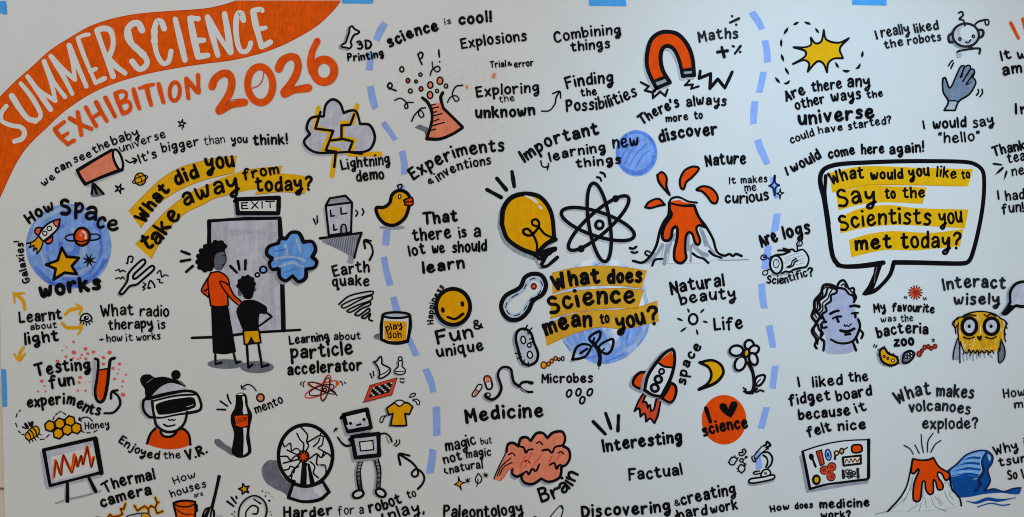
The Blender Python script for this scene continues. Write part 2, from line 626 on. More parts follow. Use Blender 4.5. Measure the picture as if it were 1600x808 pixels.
w1 = box('wall', X(-420), X(2050), 0.006, 0.05, Z(763), Z(-420), 'wall_paint', 0.003); w1['kind'] = 'structure'
w2 = box('wall', X(-420), X(2050), 0.006, 0.05, Z(1130), Z(767), 'wall_paint', 0.003); w2['kind'] = 'structure'
EDGE = "-3 0.4 1690 0.4 1690 900 8.6 900 7.6 808 5.2 700 2.8 600 0.6 500 -1 400 -2 300"
_m = Mesh()
ep, _ = parse(EDGE)
bm = bmesh.new()
fr_ = [bm.verts.new((X(x), 0.0, (404 - y) * S)) for x, y in ep]
bk_ = [bm.verts.new((X(x), 0.0009, (404 - y) * S)) for x, y in ep]
bm.faces.new(fr_); bm.faces.new(bk_[::-1])
for i in range(len(ep)):
    j = (i + 1) % len(ep); bm.faces.new((fr_[i], bk_[i], bk_[j], fr_[j]))
bmesh.ops.recalc_face_normals(bm, faces=bm.faces[:])
me = bpy.data.meshes.new('paper_sheet'); bm.to_mesh(me); bm.free(); me.materials.append(MATS['paper'])
SHEET = bpy.data.objects.new('paper_sheet', me); COL.objects.link(SHEET)
SHEET.location = (0, 0, CZ)
thing(SHEET, 'long white paper sheet covered with hand-drawn science doodles and lettering', 'poster')


def tape(pts, lab):
    p, _ = parse(pts)
    bm = bmesh.new(); n = len(p)
    cx = sum(q[0] for q in p) / n; cy = sum(q[1] for q in p) / n
    f = [bm.verts.new(((x - cx) * S, -0.0009, (cy - y) * S)) for x, y in p]
    b = [bm.verts.new(((x - cx) * S, -0.0005, (cy - y) * S)) for x, y in p]
    bm.faces.new(f); bm.faces.new(b[::-1])
    for i in range(n):
        j = (i + 1) % n; bm.faces.new((f[i], b[i], b[j], f[j]))
    bmesh.ops.recalc_face_normals(bm, faces=bm.faces[:])
    me = bpy.data.meshes.new('masking_tape'); bm.to_mesh(me); bm.free(); me.materials.append(MATS['tape_blue'])
    o = bpy.data.objects.new('masking_tape', me); COL.objects.link(o); o.location = (X(cx), 0, Z(cy))
    thing(o, lab, 'tape', 'blue tape strips holding the sheet')


tape("-26 1 8 1.6 9.6 2.2 10.6 9 11.6 21 10.6 22.4 7.8 23.2 5 22.2 1 21 -26 20.2", 'blue tape strip at the top corner beside the orange title arch')
tape("534 -24 585 -24 583.6 3 582 5.4 578 6 556 5.6 536.5 5.6 534.2 3", 'blue tape strip touching the tip of the orange title arch')
tape("920 -26 977.4 -26 978 3 979 10 950 9.6 920 9.2", 'blue tape strip above the words Combining things')
tape("1332 -26 1386.4 -26 1385 8.8 1358 8.2 1331 7.6", 'blue tape strip above the words about liking robots')
tape("1.8 576.5 9.6 577 11 605 11.4 635 4 636.5 2.6 606", 'narrow vertical blue tape strip on the left edge of the sheet')
# ---------------------------------------------------------------- title arch
T0 = (0, 0, 4); T1 = (320, 0, 4); T2 = (640, 0, 4); T3 = (960, 0, 4); T4 = (1280, 0, 4)
U0 = (0, 200, 4); U1 = (320, 200, 4); U2 = (640, 200, 4); U3 = (960, 200, 4); U4 = (1280, 200, 4)
V0 = (0, 400, 4); V1 = (320, 400, 4); V2 = (640, 400, 4); V3 = (960, 400, 4); V4 = (1280, 400, 4)
KR = 808 / 208
R0 = (0, 600, KR); R1 = (320, 600, KR); R2 = (640, 600, KR); R3 = (960, 600, KR); R4 = (1280, 600, KR)
PH = (0, 0, 1)

d = Dr('title_arch', 'orange marker arch with white hand-cut letters SUMMER SCIENCE', PH, 0.15)
arch = "-1.8 154 0 152 25 127 50 105 80 78 110 59 140 42 175 30 210 23 250 19 320 14 345 9 372 0.8 372 0.8 533 0.8 533 0.8 520 17 495 40 460 61 430 75 400 85 360 94 320 99 275 106 225 116 175 131 140 147 105 170 85 187 72 200 60 211 40 232 25 255 15 275 5 297 0 310 -1.9 316 -1.9 316"
d.f('orange', arch)
d.s(1.6, "0 152 25 127 50 105 80 78 110 59 140 42 175 30 210 23 250 19 320 14 345 9 370 1.6", 'orange_edge')
d.s(1.6, "531 3 520 17 495 40 460 61 430 75 400 85 360 94 320 99 275 106 225 116 175 131 140 147 105 170 85 187 72 200 60 211 40 232 25 255 15 275 5 297 0 308", 'orange_edge')
d.fr = T0
LT = 'lettering'
for w, p in ((26, "40 663 10 705 12 755 68 783 130 796 154 828 138 866 90 884"),
             (32, "74 600 128 685 176 742 222 756"), (26, "222 756 250 735 252 705 200 610 130 522"),
             (28, "316 684 172 478"), (24, "172 478 240 560 346 630"), (26, "346 630 322 520 276 384"), (24, "276 384 330 500 406 606"),
             (26, "452 586 392 470 318 352"), (26, "318 352 390 430 468 498"), (26, "468 498 456 400 432 284"), (28, "432 284 480 400 540 540"),
             (24, "486 240 530 360 598 520"), (22, "488 238 520 222 556 216"), (22, "562 446 600 430"), (26, "598 518 655 490"),
             (30, "606 192 650 320 708 478"), (30, "606 190 650 178 688 190 706 240 704 300 678 362"), (30, "678 362 720 410 782 458"),
             (34, "888 190 866 148 828 150 798 186 800 240 842 296 900 346 920 390 900 424 866 430 826 384"),
             (30, "1026 180 1010 138 986 132 966 180 966 260 986 350 1022 398 1054 384 1070 320"),
             (32, "1096 120 1120 220 1156 376"),
             (36, "1188 116 1208 220 1238 356"), (30, "1186 114 1240 118"), (30, "1214 256 1276 252"), (32, "1238 356 1300 346"),
             (32, "1298 108 1330 230 1362 346"), (30, "1298 108 1370 230 1440 330"), (34, "1404 88 1424 200 1442 326"),
             (30, "1522 128 1510 86 1490 84 1476 140 1480 240 1502 314 1534 324 1558 300 1568 268"),
             (34, "1582 74 1604 180 1636 292"), (28, "1582 68 1632 58 1640 68"), (26, "1612 184 1660 174"), (30, "1638 294 1690 264")):
    d.s(w * 1.12, p, 'bare', LT)
# the S of SCIENCE is heavier in its belly
d.s(40, "842 290 900 346", 'bare', LT)
d.s(40, "966 190 966 260", 'bare', LT)
d.s(40, "800 200 820 270", 'bare', LT)
d.done()

d = Dr('caption', 'dark orange brush lettering EXHIBITION under the title arch', T0, 2.0)
for w, p in ((27, "345 812 380 860 424 900"), (25, "345 806 402 762"), (22, "386 858 424 832"), (24, "424 902 464 878"),
             (27, "438 740 500 776 572 806"), (28, "486 702 498 770 510 844"),
             (25, "538 672 568 730 602 788"), (27, "602 640 634 700 668 756"), (22, "574 738 632 704"),
             (27, "660 612 690 670 720 728"), (27, "722 586 744 650 768 708"), (22, "722 584 764 570 790 582 782 620 746 646"), (24, "746 646 800 634 818 662 806 694 770 710"),
             (28, "836 560 852 620 872 678"), (22, "874 552 910 540 960 528"), (28, "916 540 930 600 946 656"),
             (28, "992 526 1006 580 1022 638"), (28, "1166 494 1172 560 1178 614"), (28, "1166 494 1200 534 1232 576"), (26, "1238 470 1240 530 1242 578")):
    d.s(w, p, 'orange_deep')
d.s(24, d.ell(1093, 572, 32, 58, 4), 'orange_deep', closed=True)
d.done()

d = Dr('caption', 'large orange brush digits 2026', T1, 2.0)
for w, p in ((46, "46 542 66 494 112 462 152 470 168 510 150 590 88 690"), (44, "90 696 160 660 248 640"),
             (46, "462 432 488 382 530 356 570 368 582 420 554 500 496 578"), (46, "500 588 560 564 648 550"),
             (44, "704 258 674 320 662 390 672 450")):
    d.s(w, p, 'orange_deep')
d.s(44, d.ell(347, 530, 78, 112, -3), 'orange_deep', closed=True)
d.s(50, d.ell(746, 443, 64, 70), 'orange_deep', closed=True)
d.s(6, "370 450 360 500 340 532 298 552", 'orange_edge')
for p in ("26 530 50 480 110 440 165 450 190 510 174 590 130 660 160 630 250 618", "440 420 470 365 530 336 585 350 604 420 580 500 540 552 640 528", "716 248 690 300 680 370 700 420"):
    d.s(5, p, 'orange_edge')
d.done()

# ---------------------------------------------------------------- captions
cap('caption reading 3D Printing next to the bone', T1, [('3D', 66, 13, "948 315 1050 306"), ('Printing', 56, 11, "888 386 1000 380 1126 352")])
cap('caption reading Science is cool!', PH, [('science', 20, 4.4, "608 77 645 60 688 48"), ('is', 11, 1.6, "694 39.5 706 37.5"), ('cool!', 20, 4.2, "715 40 770 35")])
cap('caption reading Explosions', T2, [('Explosions', 76, 13, "318 312 520 280 740 256")])
cap('small caption reading Trial & error', T2, [('Trial', 48, 8, "500 428 606 420"), ('&', 38, 6, "612 415 642 412"), ('error', 48, 8, "650 425 780 415")])
cap('caption reading Exploring the unknown', T2, [('Exploring', 76, 13, "412 612 600 592 818 580"), ('the', 50, 6, "558 645 660 632"), ('unknown', 82, 16, "404 742 600 738 792 722")])
cap('caption reading Combining things', PH, [('Combining', 19, 3.3, "865 68 920 58 972 55"), ('things', 18, 3.2, "891 82 955 75")])
cap('caption reading Finding the Possibilities', PH, [('Finding', 21, 3.5, "884 140 920 133 960 131"), ('the', 14, 2.6, "907 152 934 149"), ('Possibilities', 21, 3.6, "883 175 945 170 998 150")])
cap('caption reading Important, learning new things', PH, [('Important', 22, 4.2, "818 256 865 228 938 210"), ('learning', 17.5, 3.3, "858 254 890 246 948 237"), ('new', 22, 3.5, "956 233 1000 229"), ('things', 16.5, 3.3, "899 263 972 256")])
cap('caption reading Maths with arithmetic signs', T3, [('Maths', 76, 13, "524 268 650 250 780 244", 'thin')])
cap("caption reading There's always more to discover", T3, [("There's", 76, 15, "168 788 300 712 416 668"), ('always', 74, 13, "446 672 560 660 704 664"), ('more', 54, 10, "318 768 466 752"), ('to', 60, 10, "494 752 558 746"), ('discover', 86, 17, "276 896 440 862 652 846")])
cap('caption reading Nature above the volcano', U3, [('Nature', 84, 15, "566 246 700 232 828 230")])
cap('caption reading It makes me curious', U3, [('It', 50, 8, "712 354 764 350"), ('makes', 52, 8, "786 348 960 340"), ('me', 58, 7, "810 400 892 394"), ('curious', 78, 13, "684 472 830 472 974 448")])
cap('caption asking about other ways the universe could have started', PH,
    [('Are', 19, 3.6, "1227 160 1261 147"), ('there', 19, 3.4, "1267 145 1317 139"), ('any', 22, 3.6, "1322 138 1362 136"), ('other', 18, 3, "1242 173 1291 161"), ('ways', 20, 3.3, "1298 161 1347 155"), ('the', 13, 2.4, "1354 155 1381 151"),
     ('universe', 24, 5, "1246 198 1310 190 1368 185"), ('could', 14, 2.2, "1235 226 1274 212"), ('have', 13, 2.2, "1278 210 1318 204"), ('started?', 14.5, 2.3, "1324 204 1394 193")])
cap('grey soft caption about liking the robots', PH, [('I', 16, 3.2, "1367 63 1374 61"), ('really', 18, 3, "1376 60 1423 52"), ('liked', 17, 2.8, "1428 53 1468 46"), ('the', 15, 2.8, "1381 78 1413 71"), ('robots', 15, 2.7, "1417 71 1472 64")], 'thin')
cap('caption reading I would say hello', PH, [('I', 15, 2.8, "1441 203 1447 202"), ('would', 19, 3.2, "1456 203 1511 199"), ('say', 19, 3, "1519 201 1555 195"), ('"hello"', 18, 3, "1465 224 1500 223 1532 220")])
cap('cut-off caption at the right edge starting It w', PH, [('It', 18, 3.4, "1563 97 1582 92"), ('wa', 18, 3.6, "1588 93 1622 91"), ('ama', 20, 3.8, "1565 119 1613 113")])
cap('short cut-off caption In', PH, [('In', 19, 3.8, "1584 179 1610 178")])
cap('cut-off caption starting Thank', PH, [('Thank', 19, 3.2, "1551 246 1575 240 1604 234"), ('tea', 18, 2.8, "1573 256 1604 251"), ('ne', 18, 2.5, "1580 276 1602 273")])
cap('cut-off caption I had fun', PH, [('I', 16, 2.8, "1557 313 1563 312"), ('had', 18, 2.8, "1570 314 1602 311"), ('fun!', 18, 3, "1564 335 1601 331")])
d = Dr('accent_strokes', 'three short orange strokes at the top right edge', PH, 1.6)
d.s(5, "1579 36 1585 48 1591 60", 'red_orange').s(5, "1598 30 1604 55", 'red_orange').s(5, "1615 28 1619 54", 'red_orange').done()
d = Dr('accent_strokes', 'three short black strokes beside the cut-off thanks', U4, 1.6)
d.s(10, "1088 224 1136 230").s(12, "1146 250 1098 294", taper=1).s(10, "1170 272 1154 326", taper=1).done()

cap('caption about seeing the baby universe, curving over the telescope', U0,
    [('we', 52, 9, "276 372 352 312"), ('can', 56, 10, "350 292 456 238"), ('see', 54, 9, "462 224 582 182"), ('the', 56, 9, "588 166 696 112"), ('baby', 68, 10, "702 112 882 52"), ('universe', 58, 8, "752 158 900 104 1044 58")])
cap("caption reading It's bigger than you think!", U0, [("It's", 66, 10, "872 226 990 186"), ('bigger', 66, 10, "1012 158 1250 110"), ('than', 60, 6, "1276 112 1412 92"), ('you', 60, 9, "1442 100 1552 94"), ('think!', 76, 14, "1578 112 1806 102")])
d = Dr('caption', 'yellow highlighted question What did you take away from today?', PH, 0.7)
d.f('highlight', "201 330 225 305 252 280 282 262 320 251 345 246 370 244 370 244 366 270 366 270 320 281 287 294 262 308 240 327 220 356 220 356", 'highlight')
d.f('highlight', "212 382 240 350 265 325 295 303 320 291 345 279 365 272 382 266 410 262 441 260 441 260 438 271 438 271 470 274 487 279 487 279 476 303 476 303 440 300 399 304 399 304 402 296 372 301 335 310 320 318 287 335 262 360 236 404 236 404", 'highlight')
for p in ("201 330 225 305 252 280 282 262 320 251 345 246 370 244", "220 356 240 327 262 308 287 294 320 281 366 270", "212 382 240 350 265 325 295 303 320 291", "236 404 262 360 287 335 320 318 335 310 372 301", "382 266 441 260", "399 304 440 300 476 303"):
    d.s(0.9, p, 'gold_edge', 'highlight')
d.fr = U0; d.z = 1.6
d.t('What', 100, 23, "838 592 905 608 960 520 1076 386".replace("838 592 ", "")).t('did', 104, 23, "1098 368 1256 306").t('you', 112, 20, "1278 268 1476 246")
d.t('take', 120, 22, "908 780 1000 730 1062 640 1146 546").t('away', 122, 21, "1150 500 1290 440 1508 388").t('from', 76, 14, "1518 330 1752 286").t('today?', 104, 18, "1592 404 1760 398 1960 392")
d.done()
cap('caption reading Lightning demo', U1, [('Lightning', 76, 12, "850 268 1000 246 1166 228"), ('demo', 80, 13, "942 342 1130 320")])
cap('caption reading Experiments & inventions', U2, [('Experiments', 90, 16, "20 336 150 256 330 180 600 148"), ('&', 46, 8, "114 354 156 346"), ('inventions', 68, 11, "176 342 300 272 518 228")])
cap('caption reading That there is a lot we should learn', PH,
    [('That', 22, 4.2, "659 352 717 347"), ('there', 22, 3.8, "644 378 707 372"), ('is', 20, 3.4, "716 373 731 371"), ('a', 22, 3.4, "740 371 752 370"), ('lot', 20, 3.6, "638 402 667 397"), ('we', 20, 3.4, "674 397 697 395"), ('should', 20, 3.4, "705 396 762 393"), ('learn', 21, 4.2, "659 428 728 420")])

d = Dr('caption', 'yellow highlighted question What does science mean to you? over the blue globe', (840, 400, 4.49), 0.7)
for p in ("100 120 250 85 420 70 600 78 768 105 768 105 730 228 730 228 560 208 380 210 240 225 105 262 105 262",
          "90 280 240 248 420 232 600 228 745 240 745 240 705 370 705 370 560 365 400 375 240 400 90 440 90 440",
          "38 500 180 430 300 395 440 380 560 378 720 355 840 315 840 315 850 455 850 455 720 490 600 512 440 500 300 530 180 575 65 628 65 628"):
    d.f('highlight_clear', p, 'highlight')
for p in ("100 120 250 85 420 70 600 78 768 105", "105 262 240 225 380 210 560 208 730 228", "90 280 240 248 420 232 600 228 745 240", "90 440 240 400 400 375 560 365 705 370", "38 500 180 430 300 395 440 380 560 378 720 355 840 315", "65 628 180 575 300 530 440 500 600 512 720 490 850 455"):
    d.s(4, p, 'gold_edge', 'highlight')
d.z = 1.6
d.t('What', 134, 29, "112 256 250 218 452 192").t('does', 120, 27, "480 200 600 192 742 196")
d.t('Science', 140, 27, "84 424 250 370 480 342 694 338").t('mean', 136, 27, "50 568 220 512 392 500").t('to', 86, 15, "434 482 512 472").t('you', 138, 26, "540 522 640 512 770 474").t('?', 150, 25, "780 494 860 484")
d.done()

d = Dr('speech_bubble', 'large black-outlined speech bubble with a yellow highlighted question to the scientists', U4, 0.9)
d.f('bare', "20 270 60 236 180 222 400 212 700 208 920 214 1000 232 1022 280 1018 500 985 680 940 808 905 850 720 846 470 842 430 910 350 1010 280 1036 330 960 360 870 380 836 250 860 140 860 100 840 70 700 40 500", 'bubble_fill')
for w, p in ((24, "118 858 84 800 60 640 30 440 8 350 10 290 40 252 120 228 300 216 500 209 700 208 900 212 970 226 1018 264 1030 330 1022 480 990 660 952 800 930 836 900 846 780 846 640 842 466 840"),
             (26, "96 830 130 860 200 866 300 858 400 842"), (20, "40 300 36 420 60 600"), (22, "466 842 440 920 380 990 340 1020 286 1034"), (26, "376 848 350 920 320 990 290 1030"), (22, "386 842 360 920 330 996")):
    d.s(w, p)
d.f('ink', "392 842 350 860 330 950 268 1042 345 1022 340 1000 362 930")
d.s(4, "362 870 350 910 345 970", 'dark_shade')
for p in ("62 280 270 240 600 248 960 258 960 258 930 365 930 365 600 360 300 365 80 405 80 405",
          "105 405 300 365 500 366 672 372 672 372 645 475 645 475 400 465 250 480 118 515 118 515",
          "125 560 250 505 420 482 600 500 932 510 932 510 910 628 910 628 600 610 400 610 250 630 132 660 132 660",
          "185 700 300 665 450 645 700 655 900 632 900 632 878 740 878 740 760 750 600 765 400 765 200 808 200 808"):
    d.f('highlight', p, 'highlight')
d.s(3, "100 400 300 356 600 358 900 364", 'gold_edge', 'highlight')
d.t('What', 92, 17, "72 366 180 330 288 318").t('would', 76, 16, "316 328 530 322").t('you', 84, 16, "552 318 696 302").t('like', 76, 14, "724 306 862 320").t('to', 62, 12, "886 324 950 314")
d.t('Say', 122, 20, "116 506 240 478 364 470").t('to', 78, 14, "406 450 484 442").t('the', 78, 15, "514 442 668 438")
d.t('Scientists', 116, 19, "130 656 260 620 500 606 706 612").t('you', 112, 17, "740 608 904 596").t('met', 104, 21, "218 776 330 762 460 754").t('today?', 118, 20, "502 756 700 756 888 764")
d.done()

cap('caption reading Natural beauty', V3, [('Natural', 92, 15, "348 246 500 216 696 190"), ('beauty', 82, 14, "408 310 560 284 768 270")])
cap('caption reading Life beside the sun doodle', V3, [('Life', 88, 15, "616 470 720 462 810 458")])
cap('steep caption reading space along the rocket', (960, 520, 5.05), [('space', 92, 18, "560 420 580 330 606 240 640 180 700 110")])
cap('caption reading Are logs scientific?', U3, [('Are', 92, 16, "914 752 1034 704"), ('logs', 98, 17, "1054 702 1236 660"), ('Scientific', 58, 10, "944 974 1060 976 1130 952 1214 926"), ('?', 66, 12, "1212 934 1250 926")])
cap('caption reading I would come here again!', PH, [('I', 16, 3.4, "1226 277 1237 273"), ('would', 19, 3.6, "1238 272 1262 259 1286 247"), ('come', 18, 3.5, "1293 249 1338 241"), ('here', 18, 3.4, "1344 242 1383 240"), ('again!', 19, 3.5, "1388 242 1445 238")])
cap('caption reading Interact wisely', (1450, 430, 5.387), [('Interact', 118, 22, "122 132 300 108 480 108 656 122"), ('wisely', 108, 20, "210 252 400 248 612 250")], 'thin')
cap('caption about the bacteria zoo', V4, [('My', 66, 11, "338 360 424 344"), ('favourite', 64, 12, "448 350 580 350 724 362"), ('was', 46, 7, "382 416 486 408"), ('the', 50, 7, "506 414 590 408"), ('bacteria', 80, 14, "358 518 520 488 686 492"), ('zoo', 76, 15, "460 568 600 560")])
cap('caption about liking the fidget board', PH, [('I', 18, 3.4, "1246 606 1252 605"), ('liked', 19, 3.5, "1268 606 1318 601"), ('the', 18, 3, "1325 598 1358 595"), ('fidget', 19, 3.5, "1232 634 1299 625"), ('board', 19, 3.5, "1306 628 1364 618"), ('because', 19, 3.4, "1246 657 1330 649"), ('it', 18, 3.2, "1337 647 1356 641"), ('felt', 19, 3.4, "1261 684 1301 673"), ('nice', 18, 3.3, "1308 674 1354 671")])
cap('caption asking What makes volcanoes explode?', R4, [('What', 94, 15, "470 132 580 84 684 68"), ('makes', 84, 14, "704 76 820 82 940 94"), ('volcanoes', 76, 13, "540 176 720 164 920 188"), ('explode?', 76, 13, "616 272 790 276 970 270")], 'thin')
cap('cut-off caption starting How at the right edge', R4, [('How', 60, 10, "1112 86 1255 72"), ('mi', 58, 10, "1180 150 1262 138")], 'thin')
cap('cut-off caption starting Why beside the wave', R4, [('Why', 68, 11, "1060 438 1216 398"), ('i', 56, 10, "1240 376 1252 374"), ('tsun', 62, 11, "1086 506 1264 472"), ('So', 66, 11, "1140 586 1208 578"), ('l', 70, 10, "1236 578 1248 574")])
cap('caption asking How does medicine work?', (1180, 740, 7.273), [('How', 86, 20, "165 446 280 424 396 408"), ('does', 86, 18, "442 406 660 390"), ('medicine', 116, 24, "720 402 1000 392 1308 378"), ('work?', 96, 22, "734 512 900 508 1096 500")])
cap('caption reading Discovering & creating with hard work', (880, 720, 5), [('Discovering', 108, 21, "136 452 340 432 560 424 850 396"), ('&', 64, 9, "866 356 916 348"), ('creating', 104, 18, "918 356 1100 312 1360 262"), ('hard', 98, 17, "902 470 1000 440 1134 422"), ('work', 88, 16, "1150 420 1260 398 1372 378"), ('+', 50, 14, "872 452 902 446")])
cap('caption reading Factual', (880, 720, 5), [('Factual', 104, 19, "502 156 700 142 942 108")])
cap('caption reading Interesting', PH, [('Interesting', 22, 4.4, "941 708 1000 699 1068 692")])
cap('caption reading Paleontology at the bottom', (680, 720, 6.667), [('Paleontology', 140, 24, "72 582 300 596 600 590 934 548")])
cap('caption about a robot finding it harder to play', (350, 720, 4.571), [('Harder', 86, 17, "418 408 600 408 786 384"), ('for', 72, 8, "812 392 936 378"), ('a', 76, 9, "966 384 1002 380"), ('robot', 90, 16, "1034 378 1150 350 1282 302"), ('to', 66, 10, "1310 278 1384 254"), ('play,', 98, 16, "1184 436 1300 396 1440 376"), ('d', 74, 16, "1120 446 1150 440")])
cap('caption reading Medicine', R2, [('Medicine', 94, 19, "338 242 560 214 820 202")])
cap('small caption about magic that is natural', R2, [('magic', 80, 11.5, "214 412 320 394 414 366"), ('but', 48, 6, "430 370 504 362"), ('not', 64, 11, "206 490 326 460"), ('magic', 60, 9.5, "340 452 500 438"), ('natural', 58, 9.5, "242 548 340 526 450 512")])
cap('caption reading Brain climbing beside the pink brain', (680, 720, 6.667), [('Brain', 170, 28, "1090 446 1240 400 1360 344 1440 260 1500 128")])
cap('caption reading Fun & unique under the smiley', V2, [('Fun', 96, 18, "166 556 280 538 408 506"), ('&', 82, 12, "402 470 462 452"), ('unique', 82, 15, "170 640 320 614 470 590")])
cap('tiny upright caption Happiness curving along the smiley', V2, [('Happiness', 44, 8, "152 430 152 370 160 310 182 255 222 194")])
cap('caption reading Microbes', V2, [('Microbes', 68, 12, "820 798 980 794 1150 792")])
cap('caption reading Earth quake', V1, [('Earth', 80, 13, "800 134 920 112 1036 102"), ('quake', 76, 13, "792 198 910 186 1034 190")])
cap('caption about learning about the particle accelerator', V1, [('Learning', 64, 11, "524 556 660 544 786 526"), ('about', 56, 9, "802 528 980 524"), ('particle', 98, 16, "532 648 720 638 934 614"), ('accelerator', 84, 15, "510 748 740 732 990 718")])
cap('caption asking what radio therapy is and how it works', V0, [('What', 84, 12, "628 388 740 376 842 372"), ('radio', 78, 11, "868 380 1062 380"), ('therapy', 74, 11, "674 466 810 460 966 452"), ('is', 66, 10, "986 460 1040 454"), ('+', 40, 7, "622 540 652 536"), ('how', 54, 8, "664 540 772 534"), ('it', 52, 7, "786 536 836 530"), ('works', 52, 8, "850 534 1008 522")])
cap('caption reading Learnt about light', V0, [('Learnt', 80, 14, "114 422 250 412 396 398"), ('about', 46, 7, "188 466 360 450"), ('light', 84, 16, "150 560 260 546 376 532")])
cap('brush caption How space works around the blue globe', (20, 300, 4.489), [('How', 92, 21, "112 236 200 176 308 124"), ('S', 135, 25, "338 172 418 164"), ('p', 118, 25, "430 156 502 160"), ('a', 148, 25, "496 198 590 214"), ('c', 138, 23, "572 250 638 270"), ('e', 124, 23, "652 270 742 278"), ('works', 124, 29, "186 750 400 716 630 694")], z=2.2)
cap('small sideways caption Galaxies! beside the blue globe', (20, 300, 4.489), [('Galaxies', 62, 11, "132 632 112 580 96 520 84 460 78 350"), ('!', 42, 9, "48 352 46 338")])
cap('caption reading Testing fun experiments', PH, [('Testing', 22, 3.9, "55 589 100 582 144 579"), ('fun', 22, 4, "77 608 119 602"), ('experiments', 20, 3.7, "41 637 72 635 98 632 114 634 128 642 142 648 158 650")])
cap('small caption reading Honey', (20, 640, 5.05), [('Honey', 64, 10, "566 158 660 152 772 142")])
cap('caption reading Enjoyed the V.R.', (190, 560, 4.754), [('Enjoyed', 72, 12.5, "-32 618 40 668 120 714 200 742 284 754"), ('the', 62, 9, "308 752 446 742"), ('V.R.', 84, 18, "478 758 560 740 650 700")])
cap('caption reading Thermal camera', (150, 720, 8), [('Thermal', 166, 28, "110 424 240 356 420 296 600 266 760 236"), ('camera', 156, 30, "60 596 240 540 420 486 712 424")])
cap('small caption about how houses are', (150, 720, 8), [('How', 104, 15, "975 306 1100 256 1262 206"), ('houses', 108, 16, "940 468 1120 408 1392 324"), ('are', 66, 9, "1230 464 1350 430")])
cap('small caption beside the pink sweet', R1, [('mento', 62, 9, "308 184 400 150 484 112")])
# ---------------------------------------------------------------- drawings
def lines(d, w, segs, mat='ink', sub='', taper=0):
    for p in segs.split('/'):
        d.s(w, p, mat, sub, taper=taper)
    return d


def starpts(cx, cy, R, r, n=5, rot=-90):
    return [(cx + (R if i % 2 == 0 else r) * math.cos(math.radians(rot + 180 * i / n)), cy + (R if i % 2 == 0 else r) * math.sin(math.radians(rot + 180 * i / n))) for i in range(2 * n)]


def poly(p): return '!' + ' '.join('%.2f %.2f' % q for q in p)


def aster(d, cx, cy, r, w, n=4, rot=10, mat='ink'):
    for i in range(n):
        a = math.radians(rot + 180 * i / n); k = r * random.uniform(.75, 1.1)
        d.s(w, [(cx - k * math.cos(a), cy - k * math.sin(a)), (cx + k * math.cos(a), cy + k * math.sin(a))], mat, taper=2)


def dashes(label, quads):
    d = Dr('dashed_line', label, PH, 0.3)
    for fr, p in quads:
        d.fr = fr; d.f('dash_blue', '!' + p, 'dash+')
    d.done()


LG = (1180, 370, 10.1)
dashes('winding pale blue dashed line down the left third of the sheet', [
    (T1, "1110 132 1145 155 1118 205 1090 262 1052 245 1076 180"), (T1, "1020 330 1058 325 1050 442 1005 440"), (T1, "1012 545 1055 533 1066 590 1085 670 1048 690 1024 620"), (T1, "1098 775 1130 755 1208 868 1178 882"),
    (U1, "1212 150 1252 138 1268 220 1270 285 1225 297 1226 220"), (U1, "1205 358 1248 358 1248 388 1200 388"), (U1, "1115 640 1162 635 1152 735 1107 733"), (V1, "1100 10 1138 2 1154 90 1180 180 1138 190 1116 100"),
    (V1, "1158 262 1195 250 1225 345 1178 348"), (PH, "633 528 642 526 656 554 646 558"), (PH, "660 578 670 575 678 592 682 612 673 614 668 598"), (R2, "140 138 185 137 188 310 142 320"), (R2, "122 392 163 402 158 470 145 540 98 547 112 470")])
dashes('winding pale blue dashed line down the right part of the sheet', [
    (T3, "838 85 878 66 916 120 942 178 905 190 876 140"), (T3, "920 255 962 250 974 310 978 385 935 395 932 320"), (T3, "912 450 953 448 940 520 925 578 885 580"), (T3, "857 634 900 632 888 772 850 780 848 700"),
    (U3, "873 80 915 66 942 140 975 218 940 235 900 160"), (U3, "968 308 1005 304 1028 438 998 442"), (U3, "997 536 1040 534 1025 640 975 660"), (LG, "155 145 265 140 240 330 220 510 90 510"),
    (V3, "900 175 942 170 946 250 958 328 915 328 902 250"), (V3, "945 438 988 430 1012 572 972 574"), (PH, "1206 572 1217 571 1214 590 1212 608 1202 606"), (R3, "905 140 945 142 926 210 910 272 868 270"), ((1120, 680, 8.975), "540 230 610 220 635 460 545 490")])

# ---- bone, flask
d = Dr('bone_drawing', 'small outlined bone beside the 3D lettering', T1)
d.c('bare', 11, "904 200 906 176 920 164 936 182 966 200 952 212 934 218 912 262 918 286 902 304 884 298 858 294 856 282 880 268 892 236", shade=(-14, 8)); d.done()
d = Dr('flask_drawing', 'pink conical flask bubbling over with curls and the letters POP!', (600, 60, 4.49))
d.f('dark_shade', "!215 626 250 604 310 628 300 705 282 655").f('pink', "330 468 360 456 392 450 392 450 415 500 550 620 550 620 480 668 390 702 300 702 300 702 335 590 345 520 330 468", 'liquid')
lines(d, 19, "270 418 308 452 336 520 334 590 300 704/300 705 390 706 480 672 550 628/412 382 398 415 416 490 416 490 480 552 550 622")
lines(d, 8, "325 470 358 463/335 492 383 482/340 520 370 515/345 545 408 528/340 585 385 567/335 615 423 590/325 648 362 637")
for x, y, rx, ry, fl in ((325, 328, 18, 22, 'pink'), (393, 298, 20, 25, 'pink'), (323, 398, 19, 24, 'pink'), (260, 355, 13, 15, 'rose'), (168, 297, 12, 15, 'rose'), (185, 370, 13, 14, 'lavender'), (225, 303, 9, 10, 'shade'), (256, 255, 11, 11, 'pale_rose'), (435, 335, 11, 14, 'pale_rose'), (372, 370, 10, 11, 'lavender')):
    m = 'bubble+'; d.f(fl, d.ell(x, y, rx, ry), m); d.s(9, d.ell(x, y, rx, ry), 'ink', 'bubble', closed=True)
d.s(9, d.ell(125, 218, 14, 18), closed=True)
lines(d, 10, "238 112 250 148 266 182/238 118 254 98 272 108 266 136 250 146/34 346 60 358 86 368/40 356 26 336 40 312 58 328 48 354/384 82 388 130")
